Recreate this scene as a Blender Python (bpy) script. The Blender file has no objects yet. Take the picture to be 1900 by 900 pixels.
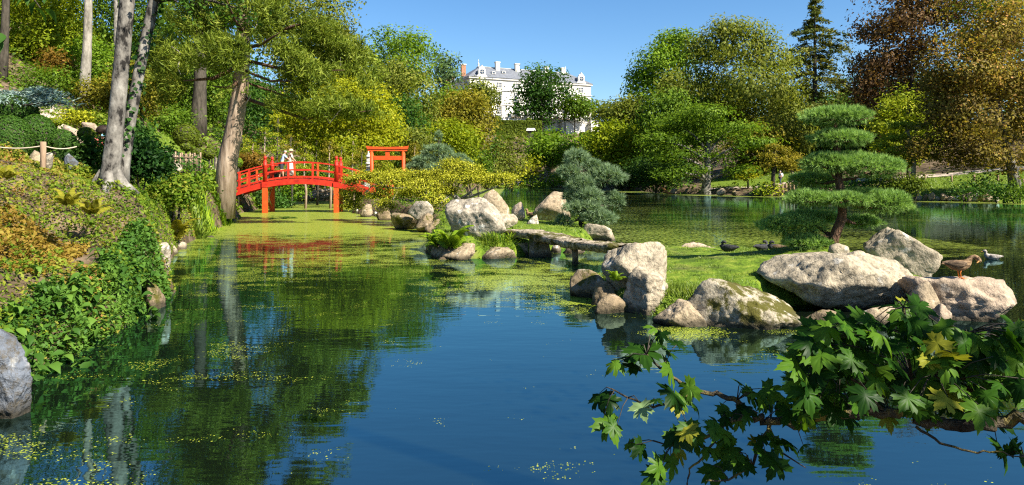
import bpy, bmesh, math, random
import numpy as np
from mathutils import Vector, Matrix

# ------------------------------------------------------------------ camera, sky, sun, exposure
sc = bpy.context.scene
COL = sc.collection
F, CX, HY, EYE = 1267.0, 950.0, 332.0, 2.0        # focal length in photo pixels, principal column, horizon row, eye height above the water
cam_d = bpy.data.cameras.new('camera'); cam = bpy.data.objects.new('camera', cam_d); COL.objects.link(cam)
cam_d.sensor_width = 36; cam_d.lens = 24.0; cam_d.shift_y = -(450 - HY) / 1900
cam_d.clip_start = 0.05; cam_d.clip_end = 3000
cam.location = (0, 0, EYE); cam.rotation_euler = (math.radians(90), 0, 0)
sc.camera = cam

SUN_AZ, SUN_EL = math.radians(127), math.radians(42)
sun_vec = Vector((math.sin(SUN_AZ) * math.cos(SUN_EL), math.cos(SUN_AZ) * math.cos(SUN_EL), math.sin(SUN_EL)))
w = bpy.data.worlds.new('World'); sc.world = w; w.use_nodes = True
wn, wl = w.node_tree.nodes, w.node_tree.links
wn.clear()
sky = wn.new('ShaderNodeTexSky'); sky.sky_type = 'NISHITA'; sky.sun_disc = False
sky.sun_elevation = SUN_EL; sky.sun_rotation = SUN_AZ; sky.altitude = 50
sky.air_density = 1.0; sky.dust_density = 0.35; sky.ozone_density = 4.0
bg = wn.new('ShaderNodeBackground'); bg.inputs['Strength'].default_value = 0.069
wo = wn.new('ShaderNodeOutputWorld')
hs = wn.new('ShaderNodeHueSaturation'); hs.inputs['Saturation'].default_value = 1.2; wl.new(sky.outputs[0], hs.inputs['Color']); wl.new(hs.outputs[0], bg.inputs[0]); wl.new(bg.outputs[0], wo.inputs[0])
sd = bpy.data.lights.new('sun', 'SUN'); sd.energy = 5.0; sd.angle = math.radians(0.5); sd.color = (1.0, 0.93, 0.80)
so = bpy.data.objects.new('sun', sd); COL.objects.link(so)
so.location = (40, -20, 60); so.rotation_euler = (-sun_vec).to_track_quat('-Z', 'Y').to_euler()
sc.view_settings.view_transform = 'Standard'; sc.view_settings.look = 'None'
sc.view_settings.exposure = 1.36; sc.view_settings.gamma = 1.0; sc.view_settings.use_curve_mapping = False
sc.render.engine = 'CYCLES'
cy = sc.cycles
cy.max_bounces = 6; cy.diffuse_bounces = 3; cy.glossy_bounces = 3; cy.transmission_bounces = 3; cy.transparent_max_bounces = 4
cy.use_denoising = False
cy.sample_clamp_indirect = 4.0; cy.caustics_reflective = False; cy.caustics_refractive = False
cy.filter_width = 1.2

# ------------------------------------------------------------------ helpers
def PX(px, Y): return (px - CX) / F * Y
def PZ(py, Y): return EYE - (py - HY) / F * Y
def P3(px, py, Y): return np.array([PX(px, Y), Y, PZ(py, Y)])
def WX(px, py):                                     # a point on the water surface
    Y = EYE * F / (py - HY); return PX(px, Y), Y
R = np.random.default_rng

def hash3(i, j, k):
    n = (i * 374761393 + j * 668265263 + k * 2147483647 + 1013904223) & 0xffffffff
    n = ((n ^ (n >> 13)) * 1274126177) & 0xffffffff
    return ((n ^ (n >> 16)) & 0xffff) / 65535.0
def vnoise(P):
    P = np.asarray(P, float); f = np.floor(P); t = P - f; t = t * t * (3 - 2 * t); f = f.astype(np.int64)
    out = 0
    for a in (0, 1):
        for b in (0, 1):
            for c in (0, 1):
                wgt = (t[:, 0] if a else 1 - t[:, 0]) * (t[:, 1] if b else 1 - t[:, 1]) * (t[:, 2] if c else 1 - t[:, 2])
                out = out + wgt * hash3(f[:, 0] + a, f[:, 1] + b, f[:, 2] + c)
    return out * 2 - 1
def fbm(P, o=4):
    s, a = 0, 1.0
    for i in range(o): s = s + a * vnoise(P * 2 ** i + 17.3 * i); a *= .5
    return s

def tag(o, label=None, cat=None, group=None, kind=None):
    if label: o['label'] = label
    if cat: o['category'] = cat
    if group: o['group'] = group
    if kind: o['kind'] = kind
    return o
def empty(name, loc, rz=0, label=None, cat=None, group=None):
    o = bpy.data.objects.new(name, None); COL.objects.link(o); o.location = loc; o.rotation_euler = (0, 0, rz)
    o.empty_display_size = .2
    return tag(o, label, cat, group)
def link(name, me, mat=None, parent=None, loc=None):
    o = bpy.data.objects.new(name, me); COL.objects.link(o)
    if mat is not None and len(me.materials) == 0: me.materials.append(mat)
    if parent is not None: o.parent = parent
    if loc is not None: o.location = loc
    return o
def np_mesh(name, V, Fc, mat=None, var=None, smooth=False, vattr=None):
    """V (n,3); Fc (m,k) one polygon size; var (m,) float per face"""
    V = np.asarray(V, np.float32); Fc = np.asarray(Fc, np.int32)
    me = bpy.data.meshes.new(name); k = Fc.shape[1]
    me.vertices.add(len(V)); me.vertices.foreach_set('co', V.ravel())
    me.loops.add(Fc.size); me.loops.foreach_set('vertex_index', Fc.ravel())
    me.polygons.add(len(Fc)); me.polygons.foreach_set('loop_start', np.arange(0, Fc.size, k, dtype=np.int32))
    if smooth: me.polygons.foreach_set('use_smooth', np.ones(len(Fc), bool))
    if var is not None:
        a = me.attributes.new('var', 'FLOAT', 'FACE'); a.data.foreach_set('value', np.asarray(var, np.float32))
    if vattr:
        for kk, vv in vattr.items():
            a = me.attributes.new(kk, 'FLOAT', 'POINT'); a.data.foreach_set('value', np.asarray(vv, np.float32))
    me.update(calc_edges=True)
    if mat is not None: me.materials.append(mat)
    return me
class MB:
    """small mesh builder in world or local coordinates"""
    def __init__(s): s.bm = bmesh.new()
    def box(s, x0, x1, y0, y1, z0, z1, M=None):
        vs = [s.bm.verts.new((x, y, z)) for x in (x0, x1) for y in (y0, y1) for z in (z0, z1)]
        for f in ((0, 1, 3, 2), (4, 6, 7, 5), (0, 4, 5, 1), (2, 3, 7, 6), (0, 2, 6, 4), (1, 5, 7, 3)): s.bm.faces.new([vs[i] for i in f])
        if M: bmesh.ops.transform(s.bm, matrix=M, verts=vs)
        return s
    def prism(s, pts, y0, y1):                     # outline in xz, extruded along y
        a = [s.bm.verts.new((x, y0, z)) for x, z in pts]; b = [s.bm.verts.new((x, y1, z)) for x, z in pts]
        s.bm.faces.new(a); s.bm.faces.new(b[::-1]); n = len(pts)
        for i in range(n): s.bm.faces.new([a[i], b[i], b[(i + 1) % n], a[(i + 1) % n]])
        return s
    def tube(s, pts, rad, seg=8, cap=True):
        pts = [Vector(p) for p in pts]; rings = []; up = Vector((.13, .21, 1)).normalized()
        for i, p in enumerate(pts):
            d = (pts[min(i + 1, len(pts) - 1)] - pts[max(i - 1, 0)]).normalized()
            u = d.cross(up)
            if u.length < .05: u = d.cross(Vector((1, 0, 0)))
            u.normalize(); v = d.cross(u); r = rad[i] if hasattr(rad, '__len__') else rad
            rings.append([s.bm.verts.new(p + (u * math.cos(t) + v * math.sin(t)) * r) for t in [2 * math.pi * k / seg for k in range(seg)]])
        for a, b in zip(rings, rings[1:]):
            for k in range(seg):
                s.bm.faces.new([a[k], a[(k + 1) % seg], b[(k + 1) % seg], b[k]]).smooth = True
        if cap: s.bm.faces.new(rings[0][::-1]); s.bm.faces.new(rings[-1])
        return s
    def lathe(s, prof, c=(0, 0, 0), seg=16):
        rings = []
        for r, z in prof:
            rings.append([s.bm.verts.new((c[0] + r * math.cos(2 * math.pi * k / seg), c[1] + r * math.sin(2 * math.pi * k / seg), c[2] + z)) for k in range(seg)])
        for a, b in zip(rings, rings[1:]):
            for k in range(seg): s.bm.faces.new([a[k], a[(k + 1) % seg], b[(k + 1) % seg], b[k]]).smooth = True
        s.bm.faces.new(rings[0][::-1]); s.bm.faces.new(rings[-1])
        return s
    def mesh(s, name, mat):
        bmesh.ops.recalc_face_normals(s.bm, faces=s.bm.faces); me = bpy.data.meshes.new(name); s.bm.to_mesh(me); s.bm.free()
        me.materials.append(mat); return me
    def build(s, name, mat, parent=None, loc=None): return link(name, s.mesh(name, mat), None, parent, loc)
def rel(pts, o):                                    # world points to a parent's local frame (unrotated parents)
    return [(p[0] - o[0], p[1] - o[1], p[2] - o[2]) for p in pts]

# ------------------------------------------------------------------ materials
MATS = {}
def mat_new(name):
    m = bpy.data.materials.new(name); m.use_nodes = True; m.node_tree.nodes.clear(); MATS[name] = m
    return m, m.node_tree.nodes, m.node_tree.links
def N(n, t, **kw):
    x = n.new(t)
    for k, v in kw.items(): setattr(x, k, v)
    return x
def ramp(n, stops, interp='LINEAR'):
    r = n.new('ShaderNodeValToRGB'); e = r.color_ramp.elements; r.color_ramp.interpolation = interp
    while len(e) > 1: e.remove(e[-1])
    for i, (p, c) in enumerate(stops):
        el = e[0] if i == 0 else e.new(p)
        el.position = p; el.color = (*c, 1)
    return r
def leaf_mat(name, stops, trans=.40, gloss=.006, rough=.5, tl=(1.25, 1.25, .6)):
    m, n, l = mat_new(name)
    at = N(n, 'ShaderNodeAttribute', attribute_name='var')
    cr = ramp(n, stops); l.new(at.outputs['Fac'], cr.inputs[0])
    d = n.new('ShaderNodeBsdfDiffuse'); t = n.new('ShaderNodeBsdfTranslucent'); g = N(n, 'ShaderNodeBsdfGlossy'); g.inputs['Roughness'].default_value = rough
    l.new(cr.outputs[0], d.inputs[0])
    mu = N(n, 'ShaderNodeMix', data_type='RGBA', blend_type='MULTIPLY'); mu.inputs[0].default_value = 1
    l.new(cr.outputs[0], mu.inputs[6]); mu.inputs[7].default_value = (*tl, 1); l.new(mu.outputs[2], t.inputs[0])
    m1 = n.new('ShaderNodeMixShader'); m1.inputs[0].default_value = trans; l.new(d.outputs[0], m1.inputs[1]); l.new(t.outputs[0], m1.inputs[2])
    m2 = n.new('ShaderNodeMixShader'); m2.inputs[0].default_value = gloss; l.new(m1.outputs[0], m2.inputs[1]); l.new(g.outputs[0], m2.inputs[2])
    o = n.new('ShaderNodeOutputMaterial'); l.new(m2.outputs[0], o.inputs[0]); return m
def noise_mat(name, stops, scale=6, detail=6, rough=.9, bump=.3, bscale=None, stretch=(1, 1, 1), spec=.2, coord='Object'):
    m, n, l = mat_new(name)
    tc = n.new('ShaderNodeTexCoord'); mp = n.new('ShaderNodeMapping'); mp.inputs['Scale'].default_value = stretch; l.new(tc.outputs[coord], mp.inputs[0])
    no = n.new('ShaderNodeTexNoise'); no.inputs['Scale'].default_value = scale; no.inputs['Detail'].default_value = detail; no.inputs['Roughness'].default_value = .65
    l.new(mp.outputs[0], no.inputs[0]); cr = ramp(n, stops); l.new(no.outputs[0], cr.inputs[0])
    b = n.new('ShaderNodeBsdfPrincipled'); b.inputs['Roughness'].default_value = rough; b.inputs['Specular IOR Level'].default_value = spec
    l.new(cr.outputs[0], b.inputs[0])
    if bump:
        n2 = n.new('ShaderNodeTexNoise'); n2.inputs['Scale'].default_value = bscale or scale * 2; n2.inputs['Detail'].default_value = 8; l.new(mp.outputs[0], n2.inputs[0])
        bu = n.new('ShaderNodeBump'); bu.inputs['Strength'].default_value = bump; bu.inputs['Distance'].default_value = .05; l.new(n2.outputs[0], bu.inputs['Height']); l.new(bu.outputs[0], b.inputs['Normal'])
    o = n.new('ShaderNodeOutputMaterial'); l.new(b.outputs[0], o.inputs[0]); return m
def flat_mat(name, col, rough=.6, var=.12, scale=14, spec=.3):
    return noise_mat(name, [(.25, tuple(c * (1 - var) for c in col)), (.75, tuple(min(1, c * (1 + var)) for c in col))], scale, 5, rough, .08, spec=spec)

L = {}
BOOST = {'lushgold': 1.3, 'olive': 1.75, 'green': 1.6, 'orange': 1.6, 'copper': 1.55, 'deepgreen': 1.7, 'dark': 1.6, 'hornbeam': 1.4, 'bluepine': 1.45, 'pine': 1.2, 'spruce': 1.6, 'bright': 1.4, 'needle': 1.4, 'ivy': 1.3}
def LM(k, *stops, **kw): stops = [tuple(c * BOOST.get(k, 1) for c in q) for q in stops]; L[k] = leaf_mat('leaf_' + k, [(i / (len(stops) - 1), s) for i, s in enumerate(stops)], **kw)
LM('green', (.022, .050, .005), (.07, .12, .010), (.15, .21, .020))
LM('bright', (.04, .085, .006), (.10, .17, .012), (.19, .26, .025))
LM('lime', (.09, .14, .006), (.20, .25, .010), (.36, .38, .02))
LM('yellow', (.10, .14, .006), (.26, .285, .012), (.46, .43, .025))
LM('olive', (.034, .048, .006), (.095, .115, .016), (.19, .185, .036))
LM('hornbeam', (.045, .05, .006), (.16, .15, .014), (.27, .20, .03))
LM('rust', (.06, .05, .008), (.20, .12, .018), (.38, .18, .03))
LM('dark', (.012, .03, .006), (.032, .068, .012), (.075, .125, .022))
LM('deepgreen', (.012, .035, .006), (.03, .07, .010), (.07, .125, .016))
LM('needle', (.022, .045, .016), (.065, .11, .036), (.13, .18, .062), trans=.15, gloss=.008)
LM('bluepine', (.05, .09, .045), (.13, .19, .10), (.24, .31, .18), trans=.25, gloss=.008)
LM('pine', (.08, .145, .035), (.18, .30, .075), (.32, .45, .14), trans=.3, gloss=.008)
LM('juniper', (.09, .15, .12), (.20, .30, .24), (.36, .46, .38), trans=.15, gloss=.04)
LM('cryptomeria', (.04, .07, .008), (.15, .20, .020), (.34, .38, .06), trans=.36)
LM('spruce', (.02, .035, .010), (.07, .085, .020), (.19, .17, .04), trans=.2)
LM('copper', (.035, .022, .010), (.095, .052, .022), (.17, .11, .035))
LM('orange', (.04, .03, .012), (.10, .075, .020), (.17, .14, .02), (.40, .19, .08))
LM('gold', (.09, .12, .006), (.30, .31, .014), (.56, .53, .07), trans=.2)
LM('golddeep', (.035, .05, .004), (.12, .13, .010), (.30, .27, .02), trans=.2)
LM('cover', (.04, .085, .008), (.115, .20, .016), (.24, .28, .03), (.33, .16, .055))
LM('covergold', (.10, .07, .012), (.26, .16, .030), (.32, .25, .04), (.36, .14, .05))
LM('covergreen', (.03, .07, .008), (.09, .16, .014), (.20, .26, .02))
LM('lush', (.03, .08, .012), (.06, .14, .020), (.12, .22, .03), trans=.3, gloss=.008)
LM('lushgold', (.08, .12, .008), (.20, .24, .015), (.36, .32, .03), trans=.3)
LM('grass', (.055, .10, .008), (.125, .20, .013), (.23, .29, .03), trans=.25, gloss=.04)
LM('maple', (.010, .036, .005), (.032, .09, .009), (.08, .165, .014), trans=.35, gloss=.006, rough=.4, tl=(1.6, 1.5, .4))
LM('mapleyellow', (.10, .13, .012), (.20, .21, .015), (.28, .28, .03), trans=.35, gloss=.008)
LM('maplepale', (.14, .22, .08), (.18, .27, .10), trans=.2, gloss=.03)
LM('fern', (.05, .11, .008), (.13, .22, .012), (.26, .34, .02), trans=.3)
LM('fernold', (.10, .11, .010), (.20, .19, .015), (.30, .27, .03), trans=.3)
LM('hedge', (.05, .075, .006), (.11, .155, .014), (.20, .23, .03))
LM('ivy', (.008, .03, .006), (.02, .06, .010), (.05, .11, .02), gloss=.008)

bark_grey = noise_mat('bark_grey', [(.40, (.016, .014, .012)), (.47, (.12, .11, .095)), (.56, (.19, .175, .15)), (.74, (.34, .32, .28))], 5.5, 9, .9, .6, 9, (1, 1, .55))
bark_pale = noise_mat('bark_pale', [(.28, (.07, .045, .03)), (.46, (.23, .165, .115)), (.70, (.42, .33, .25))], 5, 8, .95, .9, 7, (1, 1, .16))
bark_brown = noise_mat('bark_brown', [(.3, (.035, .02, .012)), (.6, (.13, .075, .045)), (.8, (.22, .14, .09))], 16, 8, .95, 1.0, 22, (1, 1, .5))
bark_dark = noise_mat('bark_dark', [(.3, (.02, .017, .012)), (.7, (.10, .085, .065))], 6, 7, .95, .7, 10, (1, 1, .3))
bark_white = noise_mat('bark_white', [(.3, (.10, .09, .07)), (.6, (.32, .29, .24)), (.8, (.48, .45, .38))], 4, 7, .9, .6, 10, (1, 1, .4))
bark_lichen = noise_mat('bark_lichen', [(.36, (.035, .028, .020)), (.50, (.085, .07, .045)), (.60, (.20, .16, .035)), (.70, (.36, .27, .03))], 9, 9, .95, .8, 60)

# ------------------------------------------------------------------ terrain
OUTER = [(-4.1, 5.4), (-4.0, 4.4), (-3.4, 3.5), (-1.5, 3.1), (2.0, 2.9), (4.2, 2.9), (8, 3.6), (13, 6), (22, 13), (34, 28), (46, 47), (42.5, 56), (37.6, 64), (31.5, 75.5), (27, 81), (21, 91),
         (19.5, 105), (18.5, 126), (10, 139), (-2, 142), (-6, 125), (-6, 95), (-5, 72), (-3.4, 58), (-1.5, 48), (.2, 38), (2.6, 32), (3.6, 24), (2.3, 20.4), (1.0, 18.6), (.2, 17.3),
         (-1.9, 16.7), (-2.5, 18.5), (-2.9, 24.0), (-4.4, 28.8), (-6.7, 34.7), (-9.7, 40), (-10.6, 46), (-12.5, 56), (-16, 62.5), (-20, 61.5), (-19.5, 55), (-17, 49), (-16.3, 44), (-15.7, 39.5),
         (-13.6, 34.7), (-11.7, 27.2), (-9.9, 20.6), (-7.2, 13.8), (-5.9, 12.1), (-5.6, 10.6), (-5.15, 9.4), (-4.8, 7.1), (-4.6, 6.4)]
ISLE = [(1.1, 12.1), (1.35, 10.6), (1.75, 9.95), (2.5, 9.55), (3.6, 9.5), (4.15, 10.5), (5.4, 10.9), (6.6, 10.4), (7.1, 10.0), (7.2, 11), (7.7, 13), (7.8, 15.5), (7.5, 17.6), (6.4, 18.6), (5.5, 18.4), (3.9, 18.9), (3.0, 17.4), (2.4, 15.0), (1.9, 13.4)]
CTRL = [(-4.5, 5, .4), (-5.6, 7.4, .55), (-6.2, 9, .85), (-7.6, 13, 1.85), (-9.2, 12, 2.35), (-12, 12, 2.7), (-7, 10.5, 1.0), (-9, 9, 2.2), (-12, 7, 2.6), (-10, 17, 1.45), (-12, 20, 2.0), (-13, 25, 1.5), (-13.2, 30, 1.5), (-15.2, 35, 1.3), (-17, 30, 2.4),
        (-25, 40, 6), (-17, 23, 3.7), (-21, 24, 5), (-30, 30, 9), (-40, 40, 14), (-22, 55, 4.2), (-17.5, 43, 1.7), (-19, 37, 3.3), (-20, 42, 3.2), (-22, 42, 4.2), (-30, 60, 9), (-25, 80, 7), (-50, 70, 20), (-40, 110, 18), (-15, 70, 1.2), (-8, 66, .7), (-10, 90, 1.6), (-12, 120, 4),
        (-12, 48, .8), (-18, 64, 1.0), (-20, 70, 2.2), (-5, 150, 1.3), (0, 144, .6), (5, 150, 1.2), (14, 145, .8), (5, 165, 4.5), (0, 185, 9), (5, 205, 14.5), (5, 222, 18.5), (0, 231, 22.8), (15, 236, 22.8), (30, 240, 22.8), (10, 260, 23), (40, 255, 22.8), (42, 232, 17), (35, 205, 12), (60, 200, 14), (-30, 235, 22.8), (-22, 180, 12), (30, 160, 4),
        (20, 112, 1.0), (26, 100, 1.2), (60, 140, 7), (100, 120, 12), (120, 250, 20), (-80, 150, 30), (-100, 250, 32), (0, 400, 22), (200, 400, 20), (-200, 300, 40), (400, 100, 25), (-400, 100, 40),
        (22, 94, .5), (31, 79, .6), (28, 88, .9), (35, 95, 2.2), (38, 67, .5), (44, 58, .6), (44, 67, 1.3), (48.5, 75, 2.35), (40, 75, 1.3), (52, 69, 2.4), (58, 82, 5), (68, 80, 7.5), (62, 64, 3.5), (50, 100, 6), (80, 100, 12),
        (1.8, 11.2, .30), (3, 11.5, .42), (4, 14, .42), (5, 11.4, .48), (5.9, 12.6, .75), (7.2, 12, .25), (6.8, 10.9, .36), (5, 17, .22), (7.4, 16, .25), (3, 15, .3), (6, 14, .5),
        (-.5, 18.6, .4), (1.5, 22, .42), (2.5, 26, .35), (1, 30, .5), (-1, 26, .6), (-4, 36, .7), (-6, 45, .8), (-4, 52, .7), (-8, 52, .9), (-1.6, 21, .55), (-9, 44, 1.1),
        (0, 2.3, .32), (4, 1.5, .4), (0, -5, .35), (10, 2, .6), (-4, 2, .6), (25, 8, 1), (45, 30, 2), (60, 50, 4), (0, -60, 1), (80, 0, 3), (-60, 0, 14), (-20, 8, 4.5), (300, -100, 5), (-300, -100, 30), (0, -300, 3), (300, 800, 25), (-300, 800, 40)]
_C = np.array(CTRL); _n = len(_C)
_A = np.zeros((_n + 1, _n + 1)); _A[:_n, :_n] = np.sqrt(((_C[:, None, :2] - _C[None, :, :2]) ** 2).sum(-1) + .3); _A[:_n, _n] = 1; _A[_n, :_n] = 1
_W = np.linalg.solve(_A, np.append(_C[:, 2], 0))
def inside(poly, x, y):
    c = np.zeros(x.shape, bool); n = len(poly)
    for i in range(n):
        (x0, y0), (x1, y1) = poly[i], poly[(i + 1) % n]
        if y0 == y1: continue
        c ^= ((y0 > y) != (y1 > y)) & (x < (x1 - x0) * (y - y0) / (y1 - y0) + x0)
    return c
def pdist(poly, x, y):
    d = np.full(x.shape, 1e9); n = len(poly)
    for i in range(n):
        (x0, y0), (x1, y1) = poly[i], poly[(i + 1) % n]; dx, dy = x1 - x0, y1 - y0
        t = np.clip(((x - x0) * dx + (y - y0) * dy) / (dx * dx + dy * dy), 0, 1)
        d = np.minimum(d, np.hypot(x - x0 - t * dx, y - y0 - t * dy))
    return d
def shore(x, y):                                    # metres inland (+) or out on the water (-)
    wet = inside(OUTER, x, y) & ~inside(ISLE, x, y)
    return np.where(wet, -1, 1) * np.minimum(pdist(OUTER, x, y), pdist(ISLE, x, y))
def height(x, y):
    x = np.asarray(x, float).ravel(); y = np.asarray(y, float).ravel()
    H = np.empty(len(x))
    for s in range(0, len(x), 20000):
        r = np.sqrt((x[s:s + 20000, None] - _C[None, :, 0]) ** 2 + (y[s:s + 20000, None] - _C[None, :, 1]) ** 2 + .3)
        H[s:s + 20000] = r @ _W[:_n] + _W[_n]
    H = np.clip(H, .22, 60)
    Pn = np.stack([x, y, 0 * x], 1)
    H = H + .05 * vnoise(Pn * 1.7) + .03 * vnoise(Pn * 5) + np.clip((y - 60) / 100, 0, 1) * .5 * vnoise(Pn * .15)
    d = shore(x, y); wd = .45 + np.clip((np.abs(y) - 20) / 40, 0, 2.0)
    t = np.clip((d + .25) / (wd + .25), 0, 1); t = t * t * (3 - 2 * t)
    return -.7 + (H + .7) * t
def gz(x, y): return float(height([x], [y])[0])

def axis(lo, a, b, hi, step, grow=1.09):
    m = list(np.arange(a, b, step)); s = step; x = m[-1]
    while x < hi: s *= grow; x += s; m.append(x)
    s = step; x = m[0]; pre = []
    while x > lo: s *= grow; x -= s; pre.append(x)
    return np.array(pre[::-1] + m)
gx, gy = axis(-900, -17, 12, 900, .26), axis(-300, 1.5, 26, 1400, .26)
XX, YY = np.meshgrid(gx, gy); ZZ = height(XX, YY); nx, ny = len(gx), len(gy)
ii = np.arange(nx * ny).reshape(ny, nx)
quad = np.stack([ii[:-1, :-1], ii[:-1, 1:], ii[1:, 1:], ii[1:, :-1]], -1).reshape(-1, 4)
TV = np.stack([XX.ravel(), YY.ravel(), ZZ], 1)
xr, yr = XX.ravel(), YY.ravel()
lawn = np.zeros(len(xr))
def add_lawn(cx, cy, rx, ry):
    global lawn
    lawn = np.maximum(lawn, np.clip(1.6 - np.hypot((xr - cx) / rx, (yr - cy) / ry) * 1.0, 0, 1))
for c in ((1.2, 26, 3, 9), (-21.2, 43.0, 2.6, 4.2), (46, 66, 9, 8), (36, 95, 7, 7), (2, 150, 14, 6), (-9.5, 13.6, 1.6, .8)): add_lawn(*c)
lawn = np.maximum(lawn, .40 * (np.hypot(xr - 4.8, yr - 13.7) < 6.5))

m, n, l = mat_new('ground')
geo = n.new('ShaderNodeNewGeometry')
def nz(scale, detail=6):
    x = n.new('ShaderNodeTexNoise'); x.inputs['Scale'].default_value = scale; x.inputs['Detail'].default_value = detail; l.new(geo.outputs['Position'], x.inputs[0]); return x
soil = ramp(n, [(.3, (.04, .03, .016)), (.5, (.105, .076, .045)), (.7, (.20, .145, .095))]); l.new(nz(1.6).outputs[0], soil.inputs[0])
gr = ramp(n, [(.3, (.05, .085, .010)), (.5, (.10, .16, .014)), (.7, (.19, .23, .03))]); l.new(nz(5).outputs[0], gr.inputs[0])
at = N(n, 'ShaderNodeAttribute', attribute_name='lawn')
ad = N(n, 'ShaderNodeMath', operation='MULTIPLY_ADD'); l.new(nz(.9, 8).outputs[0], ad.inputs[0]); ad.inputs[1].default_value = .9; ad.inputs[2].default_value = -.35
a2 = N(n, 'ShaderNodeMath', operation='ADD', use_clamp=True); l.new(at.outputs['Fac'], a2.inputs[0]); l.new(ad.outputs[0], a2.inputs[1])
mr = ramp(n, [(.25, (0, 0, 0)), (.45, (1, 1, 1))]); l.new(a2.outputs[0], mr.inputs[0])
mx = N(n, 'ShaderNodeMix', data_type='RGBA'); l.new(mr.outputs[0], mx.inputs[0]); l.new(soil.outputs[0], mx.inputs[6]); l.new(gr.outputs[0], mx.inputs[7])
b = n.new('ShaderNodeBsdfPrincipled'); b.inputs['Roughness'].default_value = .95; b.inputs['Specular IOR Level'].default_value = .1; l.new(mx.outputs[2], b.inputs[0])
bu = n.new('ShaderNodeBump'); bu.inputs['Strength'].default_value = .6; bu.inputs['Distance'].default_value = .06; l.new(nz(14, 8).outputs[0], bu.inputs['Height']); l.new(bu.outputs[0], b.inputs['Normal'])
o = n.new('ShaderNodeOutputMaterial'); l.new(b.outputs[0], o.inputs[0])
ground = link('ground', np_mesh('ground', TV, quad, MATS['ground'], smooth=True, vattr={'lawn': lawn}))
tag(ground, kind='structure')

# ------------------------------------------------------------------ water with floating duckweed
wx, wy = axis(-60, -17, 13, 70, .3, 1.07), axis(.5, 2.6, 30, 160, .3, 1.05)
WXX, WYY = np.meshgrid(wx, wy); x, y = WXX.ravel(), WYY.ravel(); wi = np.arange(len(x)).reshape(len(wy), len(wx))
def bump2(cx, cy, rx, ry, a): return a * np.exp(-(((x - cx) / rx) ** 2 + ((y - cy) / ry) ** 2))
dsh = -shore(x, y)
def sst(v, a, b): t = np.clip((v - a) / (b - a), 0, 1); return t * t * (3 - 2 * t)
weed = np.full(len(x), .10)
canal = x < -1.5
weed = np.where(canal, .16 + .80 * sst(y, 15, 30), weed)                       # thick below the red bridge
weed = np.maximum(weed, .62 * np.exp(-(np.maximum(dsh, 0) / 1.3) ** 2) * sst(y, 10, 20) * canal)
weed = np.maximum(weed, bump2(.2, 14.0, 2.4, 3.2, .66)); weed = np.maximum(weed, bump2(1.2, 11.2, 1.0, 1.6, .70)); weed = np.maximum(weed, bump2(2.6, 8.9, 1.6, .5, .56))
weed = np.maximum(weed, bump2(-4.5, 18, 4.0, 5.0, .56)); weed = np.maximum(weed, bump2(-5.5, 14.5, 2.5, 4.5, .42)); weed = np.maximum(weed, bump2(-3.4, 4.9, 1.6, 1.2, .30)); weed = np.maximum(weed, bump2(-3.6, 7.2, 1.4, 2.0, .30))
weed = np.maximum(weed, bump2(1.0, 16.2, 1.6, 2.0, .62))
lake = (~canal) & (y > 17.5)
weed = np.where(lake, np.maximum(weed, .25 + .17 * np.exp(-((y - 24) / 9) ** 2) * (x < 14) + .05 * vnoise(np.stack([x * .15, y * .3, 0 * x], 1))), weed)
weed = np.where(lake & (y > 50), np.maximum(weed * .9, 1.25 * np.exp(-(np.maximum(dsh - .3, 0) / 3.2) ** 2) * (x > 8)), weed)
weed = weed + .07 * vnoise(np.stack([x * .35, y * .5, 0 * x + 3], 1)) + .05 * vnoise(np.stack([x * 1.1, y * 1.6, 0 * x + 9], 1))
m, n, l = mat_new('water')
geo = n.new('ShaderNodeNewGeometry')
def wnoise(scale, detail, st, rough=.6):
    mp = n.new('ShaderNodeMapping'); mp.inputs['Scale'].default_value = st; l.new(geo.outputs['Position'], mp.inputs[0])
    q = n.new('ShaderNodeTexNoise'); q.inputs['Scale'].default_value = scale; q.inputs['Detail'].default_value = detail; q.inputs['Roughness'].default_value = rough; l.new(mp.outputs[0], q.inputs[0]); return q
def math_(op, a, b_, clamp=False):
    q = N(n, 'ShaderNodeMath', operation=op, use_clamp=clamp)
    for i, v in enumerate((a, b_)):
        if isinstance(v, (int, float)): q.inputs[i].default_value = v
        else: l.new(v, q.inputs[i])
    return q.outputs[0]
at = N(n, 'ShaderNodeAttribute', attribute_name='weed'); far = N(n, 'ShaderNodeAttribute', attribute_name='far')
big = wnoise(1.1, 7, (1, 1.5, 1), .65); vor = n.new('ShaderNodeTexVoronoi'); vor.inputs['Scale'].default_value = 62; vor.inputs['Randomness'].default_value = 1; l.new(geo.outputs['Position'], vor.inputs['Vector'])
sep = n.new('ShaderNodeSeparateColor'); l.new(vor.outputs['Color'], sep.inputs[0])
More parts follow.
